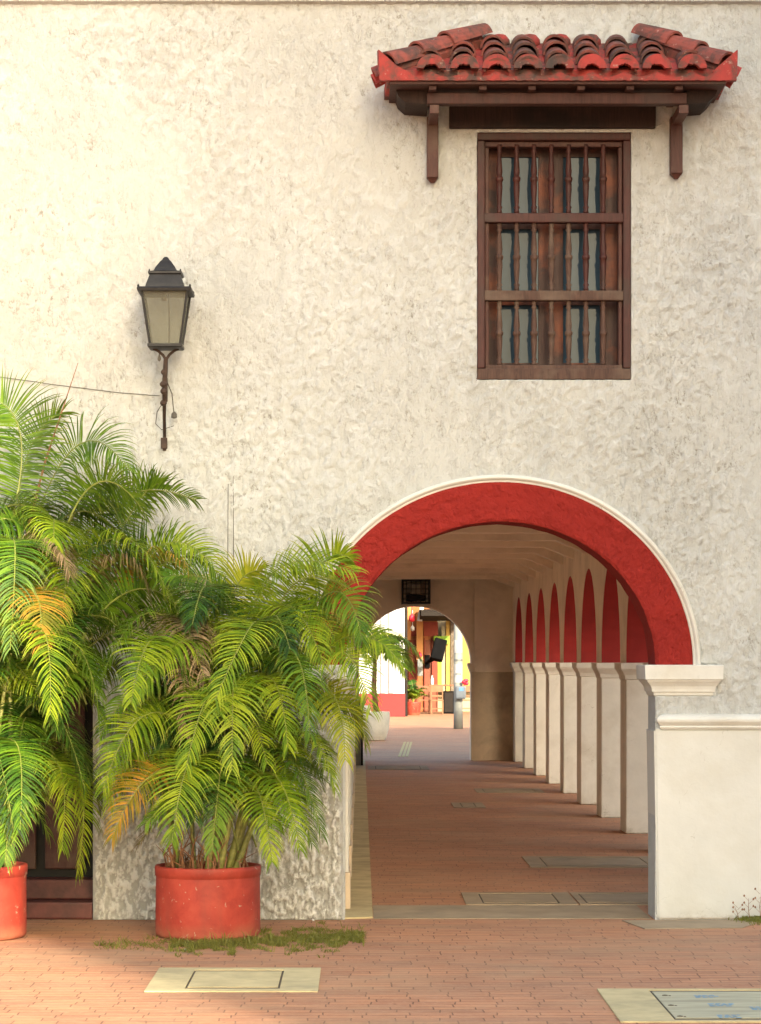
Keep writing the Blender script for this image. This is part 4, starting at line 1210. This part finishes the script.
# white building
wd = 82.0
wb = empty('white_building', (-1.5, wd, 0), 'white building with a red painted base behind the white planters', 'building')
bm = BM(); xr = P(404.5, 0, wd).x
box(bm, -14, xr, wd, wd+8, .72, 6.2); obj('wall', bm, 'white_paint', wb)
bm = BM(); box(bm, -14, xr+.02, wd-.06, wd+8, .003, .718); obj('base', bm, 'red_paint', wb)
for px in (372, 380.5, 389):
    bm = BM(); a = P(px, 0, wd).x; box(bm, a, a+.13, wd-.07, wd-.001, .722, 4.2, .01); obj('pilaster', bm, 'white_shutter', wb)
for px0, px1 in ((384, 388), (392.5, 400)):
    bx('shutter', px0, px1, 640, 692, wd-.03, .028, 'white_shutter', wb)
bx('cornice', 340, 404, 632, 637, wd-.3, .29, 'beige_wall', wb)
bm = BM(); box(bm, xr+.022, xr+.10, wd+.3, wd+8, .003, 6.2); obj('gap_shade_strip', bm, 'awning_dark', wb)  # dark strip painted in for the shaded gap beside the white wall
# orange cafe building
od = 90.0
ob = empty('orange_building', (2.2, od, 0), 'orange cafe front with brown doors, dark awning and green shutter beyond the far arch', 'building')
def ox(px): return (px-CX)/F*od
bm = BM(); box(bm, ox(400), ox(437), od, od+6, .003, 7); obj('wall', bm, 'orange_wall', ob)
bx('column', 405, 411, 600, 640, od-.2, .19, 'orange_pale', ob)
bx('column', 416.5, 423, 612, 662, od-.3, .29, 'orange_pale', ob)
bx('frieze', 405, 424, 628, 636, od-.1, .09, 'orange_red', ob)
bx('frieze', 423, 438, 622, 636, od-.1, .09, 'orange_red', ob)
for a, b_ in ((409.5, 416), (425, 431), (432, 437)):
    dr_ = bx('door', a, b_, 640, 712, od-.06, .058, 'door_brown' if a > 420 else 'orange_red', ob)
    bx('door_frame', a-.8, a, 638, 714, od-.1, .1, 'orange_red', dr_); bx('door_frame', b_, b_+.8, 638, 714, od-.1, .1, 'orange_red', dr_)
bx('shutter', 437.3, 441.5, 655, 689, od-.05, .2, 'green_paint', ob)
bx('green_band', 434, 449, 636, 644, od-.2, .19, 'green_paint', ob)
bx('wall_panel', 432, 437, 660, 690, od-.12, .1, 'orange_red', ob)
bx('pilaster', 441.6, 445, 626, 692, od-.02, .3, 'beige_wall', ob); bx('pilaster', 446, 450.5, 618, 692, od-.05, .3, 'yellow_wall', ob)
bx('stone_pier', 450.6, 456, 618, 714, od-.1, .5, 'stonework', ob)
bm = BM(); box(bm, ox(437.2), ox(480), od+.5, od+6, .003, 7); obj('back_wall', bm, 'beige_wall', ob)
bx('yellow_wall', 460, 480, 600, 690, od-.1, .5, 'yellow_wall', ob)
bm = BM()
a = P(421, 612, od-3); c = P(456, 612, od-3)
prism(bm, [[(od-3.2, 3.22), (od-.3, 3.10), (od-.3, 3.5), (od-3.2, 3.36)]], 'x', a.x, c.x+.4); obj('awning', bm, 'awning_dark', ob)
# small hanging things
def hang(name, px, py0, py1, w, d, mat, lab, cat):
    bm = BM(); a = P(px, py1, d); c = P(px, py0, d); h = c.z-a.z
    lathe(bm, a.x, d, [(w*.2, a.z), (w, a.z+h*.15), (w*1.0, a.z+h*.6), (w*.5, a.z+h*.8), (w*.15, c.z), (.01, c.z+.5)], 10)
    return obj(name, bm, mat, label=lab, cat=cat, smooth=True)
hang('paper_lantern', 412, 613, 622, .1, od-.6, 'flower_red', 'small red lantern hanging high on the orange cafe front', 'lantern')
hang('white_ornament', 412.5, 625, 631, .07, od-.6, 'paper_white', 'small white ornament hanging below the red lantern', 'ornament')
bm = BM(); tube(bm, [P(422, 605, od-1), P(419.5, 621, od-1)], [.07, .09], 10); obj('tube_lamp', bm, 'paper_white', label='white tube lamp hanging beside the orange column', cat='lamp')
bm = BM(); p = P(420, 0, od-.4); box(bm, p.x-.09, p.x+.09, od-.42, od-.34, P(0, 676, od).z, P(0, 659, od).z, .02); obj('menu_board', bm, 'grey_metal', label='dark grey board on the orange column left of the loudspeaker', cat='board')
bm = BM(); lathe(bm, P(420, 0, od-.4).x, od-.4, [(.06, P(0, 657, od).z), (.08, P(0, 655, od).z), (.02, P(0, 652, od).z)], 8); obj('wall_ornament', bm, 'flower_red', label='small red ornament on the orange column above the grey board', cat='ornament')
# loudspeaker
sp_d = od-2.5
spk = empty('loudspeaker', tuple(P(438, 662, sp_d)), 'black loudspeaker tilted on a bracket in front of the cafe doors', 'loudspeaker')
bm = BM(); c = P(438.5, 650, sp_d)
box(bm, -.21, .21, -.2, .2, -.36, .36, .05)
bmesh.ops.transform(bm, matrix=Matrix.Translation(c) @ Matrix.Rotation(R(-14), 4, 'Y').inverted() @ Matrix.Rotation(R(-14), 4, 'X'), verts=bm.verts)
obj('cabinet', bm, 'plastic_black', spk)
bm = BM(); tube(bm, [P(436, 658, sp_d+.1), P(430, 661, sp_d+1), P(428, 662, od-.12)], .06, 6); box(bm, P(427, 0, od).x-.08, P(427, 0, od).x+.1, od-.14, od-.105, P(0, 668, od).z, P(0, 655, od).z); obj('bracket', bm, 'plastic_black', spk)
# grey pole
pd = 67.0
pl = empty('street_pole', tuple(P(458.2, 729, pd)), 'grey concrete pole with paper notices seen through the far arch', 'pole')
pl.location.z = 0; WL[pl].z = 0
bm = BM(); pc = P(458.2, 0, pd).x; lathe(bm, pc, pd, [(.12, .002), (.115, .5), (.10, 5.5)], 20); obj('shaft', bm, 'pole_grey', pl, smooth=True)
for py0, py1, w in ((640, 653, .09), (664, 682.5, .10)):
    bm = BM(); n = 8; z0, z1 = P(0, py1, pd).z, P(0, py0, pd).z; A = []
    for k in range(n+1):
        an = -PI/2-.95+1.9*k/n; A.append((bm.verts.new((pc+.122*math.cos(an), pd+.122*math.sin(an), z0)), bm.verts.new((pc+.122*math.cos(an), pd+.122*math.sin(an), z1))))
    for a_, b_ in zip(A, A[1:]): bm.faces.new((a_[0], b_[0], b_[1], a_[1]))
    bmesh.ops.solidify(bm, geom=bm.faces[:], thickness=-.004)
    obj('notice', bm, 'paper_white', pl)
bm = BM(); z0 = P(0, 661, pd).z; lathe(bm, pc, pd, [(.122, z0), (.124, z0+.05)], 20); z0 = P(0, 674.5, pd).z
box(bm, pc-.07, pc+.08, pd-.135, pd-.126, z0, z0+.035); obj('band', bm, 'grey_metal', pl)
# box fixed on the pole
mb = empty('meter_box', (P(460.5, 0, pd-.3).x, pd-.25, P(0, 699, pd).z), 'grey box with a blue screen mounted low on the street pole', 'box')
bm = BM(); a = P(455.5, 699, pd-.3); c = P(466, 686, pd-.3); box(bm, a.x, c.x, pd-.3, pd-.126, a.z, c.z, .04); obj('case', bm, 'parking_grey', mb)
bm = BM(); a = P(459, 691, pd-.3); c = P(463.5, 687.5, pd-.3); box(bm, a.x, c.x, pd-.306, pd-.302, a.z, c.z); obj('screen', bm, 'screen_blue', mb)
bm = BM(); c = P(465, 682, pd-.2)
for k in range(9):
    a = k*2.4; cc = c+Vector((math.cos(a)*.05, math.sin(a)*.04, (k % 3-1)*.04)); lathe(bm, cc.x, cc.y, [(.01, cc.z-.045), (.045, cc.z-.01), (.04, cc.z+.02), (.008, cc.z+.045)], 7)
tube(bm, [c, P(464, 686, pd-.2)], .01, 5)
obj('red_flower', bm, 'flower_red', label='bright red flower showing above the grey box on the pole', cat='flower', smooth=True)
# planters
def big_planter(px, d, r, h, lab, palm=True):
    x = P(px, 0, d).x; e = empty('planter_palm' if palm else 'planter', (x, d, 0), lab, 'potted palm' if palm else 'planter', 'white planters')
    bm = BM(); lathe(bm, x, d, [(r*.62, .002), (r*.7, .03), (r*.92, h*.4), (r, h*.72), (r*1.0, h*.93), (r*.97, h), (r*.86, h), (r*.84, h*.92), (.01, h*.91)], 32)
    obj('pot', bm, 'pot_white', e, smooth=True)
    if not palm: return e
    top = Vector((x-.03, d, 1.75)); bm = BM(); tube(bm, [(x, d, h*.9), (x-.05, d, 1.1), top], [.07, .055, .045], 9); obj('trunk', bm, 'cane_brown', e, smooth=True)
    fr2 = random.Random(4)
    for k in range(15):
        az = k*2.4+.3; L = fr2.uniform(.75, 1.05); up = fr2.uniform(.2, .55)
        mid = top+Vector((math.cos(az)*L*.5, math.sin(az)*L*.5, up)); tip = top+Vector((math.cos(az)*L, math.sin(az)*L, up-fr2.uniform(.25, .6)))
        frond_far(e, top, mid, tip, .34, [G, LI, G][k % 3], 50+k)
    return e
def frond_far(e, a, b_, c, L, mt, sdd):
    global DW
    keep = DW; DW = 1e6
    frond(e, a, b_, c, L, 24, mt, .2, .6, wleaf=.032, rr=.014, seed=sdd); DW = keep
big_planter(376.5, 57.0, .29, .63, 'small palm tree in the round white stone planter seen through the arch')
big_planter(357.5, 59.5, .30, .72, 'white planter mostly hidden behind the left corridor wall', False)
# red pot with plant
rd = 84.5; x = P(413, 0, rd).x
rp = empty('potted_plant', (x, rd, 0), 'leafy green plant in a small red pot by the white building corner', 'potted plant')
bm = BM(); lathe(bm, x, rd, [(.2, .002), (.22, .02), (.27, .38), (.28, .42), (.24, .42), (.01, .38)], 24); obj('pot', bm, 'pot_red', rp, smooth=True)
fr3 = random.Random(9)
for k in range(16):
    az = k*2.4; L = fr3.uniform(.3, .6); up = fr3.uniform(.25, .75); a = Vector((x, rd, .42))
    frond_far(rp, a, a+Vector((math.cos(az)*L*.4, math.sin(az)*L*.4, up*.8)), a+Vector((math.cos(az)*L, math.sin(az)*L, up-.1*fr3.random())), .16, [DP, G, LI][k % 3], 80+k)
# cafe furniture
def chair(px, d, mat, lab):
    x = P(px, 0, d).x; e = empty('chair', (x, d, 0), lab, 'chair', 'cafe chairs')
    bm = BM(); box(bm, -.21+x, .21+x, d-.2, d+.2, .43, .47, .008); obj('seat', bm, mat, e)
    for sx in (-1, 1):
        for sy in (-1, 1):
            bm = BM(); xx = x+sx*.185; yy = d+sy*.175; top = .428 if sy < 0 else .95; box(bm, xx-.02, xx+.02, yy-.02, yy+.02, .002, top, .004); obj('leg', bm, mat, e)
    bm = BM(); box(bm, x-.163, x+.163, d+.16, d+.19, .72, .92, .006); box(bm, x-.163, x+.163, d+.16, d+.19, .56, .62, .006); obj('backrest', bm, mat, e)
    bm = BM(); box(bm, x-.163, x+.163, d-.185, d-.165, .16, .20); obj('stretcher', bm, mat, e)
chair(423.5, 86.5, 'wood_chair', 'dark wooden chair behind the red potted plant')
chair(437, 86.0, 'wood_pale', 'pale wooden chair standing in front of the cafe counter')
chair(466, 86.5, 'wood_pale', 'pale wooden chair half hidden right of the street pole')
tb = empty('cafe_table', (P(444, 0, 87.5).x, 87.5, 0), 'long wooden table before the cafe, above the black box', 'table')
bm = BM(); a = P(428, 0, 87.5).x; c = P(458, 0, 87.5).x; box(bm, a, c, 87.2, 87.9, .9, .95, .01); obj('tabletop', bm, 'wood_chair', tb)
for xx in (a+.05, c-.09):
    for yy in (87.25, 87.8): bm = BM(); box(bm, xx, xx+.05, yy, yy+.05, .002, .898, .004); obj('leg', bm, 'wood_chair', tb)
bm = BM(); a = P(443.5, 0, 86.6).x; c = P(454, 0, 86.6).x; box(bm, a, c, 86.6, 87.1, .002, .74, .02); bb = obj('speaker_box', bm, 'plastic_black', label='large black speaker box on the ground left of the street pole', cat='speaker box')
bm = BM(); box(bm, a+.03, c-.03, 86.59, 86.598, .06, .70); obj('grille', bm, 'awning_dark', bb)
bm = BM(); x = P(432.2, 0, 87.3).x; lathe(bm, x, 87.35, [(.045, .952), (.05, .98), (.05, 1.13), (.02, 1.2), (.02, 1.25)], 12); bo = obj('bottle', bm, 'paper_white', label='pale bottle standing on the cafe table', cat='bottle', smooth=True)
# tactile lines on the plaza
for k, (pa, pb) in enumerate(((401, 403.6), (405, 407.4), (408.6, 411))):
    d0, d1 = 47.3, 56.0
    xa = P(pa-3, 0, d0).x; xb = P(pb-3, 0, d0).x
    sheet('tactile_strip', [(xa, d0), (xb, d0), (xb+.25, d1), (xa+.25, d1)], .006, 'tactile_yellow', .005, kind='structure')
# distant greenery / buildings at the far side, so that no bare horizon shows
bm = BM(); box(bm, -40, 60, 104, 112, .002, 9)
ba = obj('distant_building', bm, 'beige_wall', label='plain pale building closing the far side of the square', cat='building')

# ------------------------------------------------------------------ unseen blocks added only to shade the facade and the square
SUNH = Vector((.40, -.917)); EL = R(22.5)
def house(name, x0, x1, y0, y1, h, lab):
    bm = BM(); box(bm, x0, x1, y0, y1, .002, h)
    e = obj(name, bm, 'dull_render', label=lab, cat='building')
    bm = BM(); box(bm, x0-.3, x1+.3, y0-.3, y1+.3, h+.002, h+.3); obj('roof', bm, 'tile_hip', e)
    return e
EDGEX = -.40; t_ = 16.0
hx, hy = EDGEX+.40*t_, 12.4-.917*t_
bm = BM(); ux, uy = .40*14, -.917*14  # added block's footprint slants along the sun, leaving a lit patch
prism(bm, [[(hx, hy), (hx+36, hy), (hx+36+ux, hy+uy), (hx+ux, hy+uy)]], 'z', .002, 24.5)
obj('added_shade_block', bm, 'dull_render', label='unseen tall block added behind the viewer to shade the facade', cat='building')


house('added_side_block', 7.2, 19, 37, 46, 9.6, 'unseen block added beside the far arcade to shade the square')  # added out of view to keep the sun off the square
# ------------------------------------------------------------------ light
w = bpy.data.worlds.new('World'); scene.world = w; w.use_nodes = True
nt = w.node_tree; bg = nt.nodes['Background']
sky = nt.nodes.new('ShaderNodeTexSky'); sky.sky_type = 'NISHITA'; sky.sun_disc = False
sky.sun_elevation = EL; sky.sun_rotation = math.atan2(SUNH.x, SUNH.y); sky.air_density = 1.0; sky.dust_density = 4.0; sky.ozone_density = .6
tint = nt.nodes.new('ShaderNodeMix'); tint.data_type = 'RGBA'; tint.blend_type = 'MULTIPLY'; tint.inputs[0].default_value = 1
tint.inputs[7].default_value = (.98, 1.0, .93, 1)
nt.links.new(sky.outputs[0], tint.inputs[6]); nt.links.new(tint.outputs[2], bg.inputs[0]); bg.inputs[1].default_value = .15
sl = bpy.data.lights.new('sun', 'SUN'); sl.energy = 3.0; sl.angle = R(1.1); sl.color = (1.0, .90, .70)
so = bpy.data.objects.new('sun', sl); COL.objects.link(so)
dirv = Vector((-SUNH.x*math.cos(EL), -SUNH.y*math.cos(EL), -math.sin(EL)))
so.rotation_euler = dirv.to_track_quat('-Z', 'Y').to_euler(); so.location = (10, -20, 30)
vs_ = scene.view_settings; vs_.view_transform = 'Standard'; vs_.look = 'None'; vs_.gamma = 1; vs_.use_curve_mapping = False
vs_.exposure = 1.92
scene.render.engine = 'CYCLES'
try:
    scene.cycles.max_bounces = 8; scene.cycles.diffuse_bounces = 5
except Exception: pass
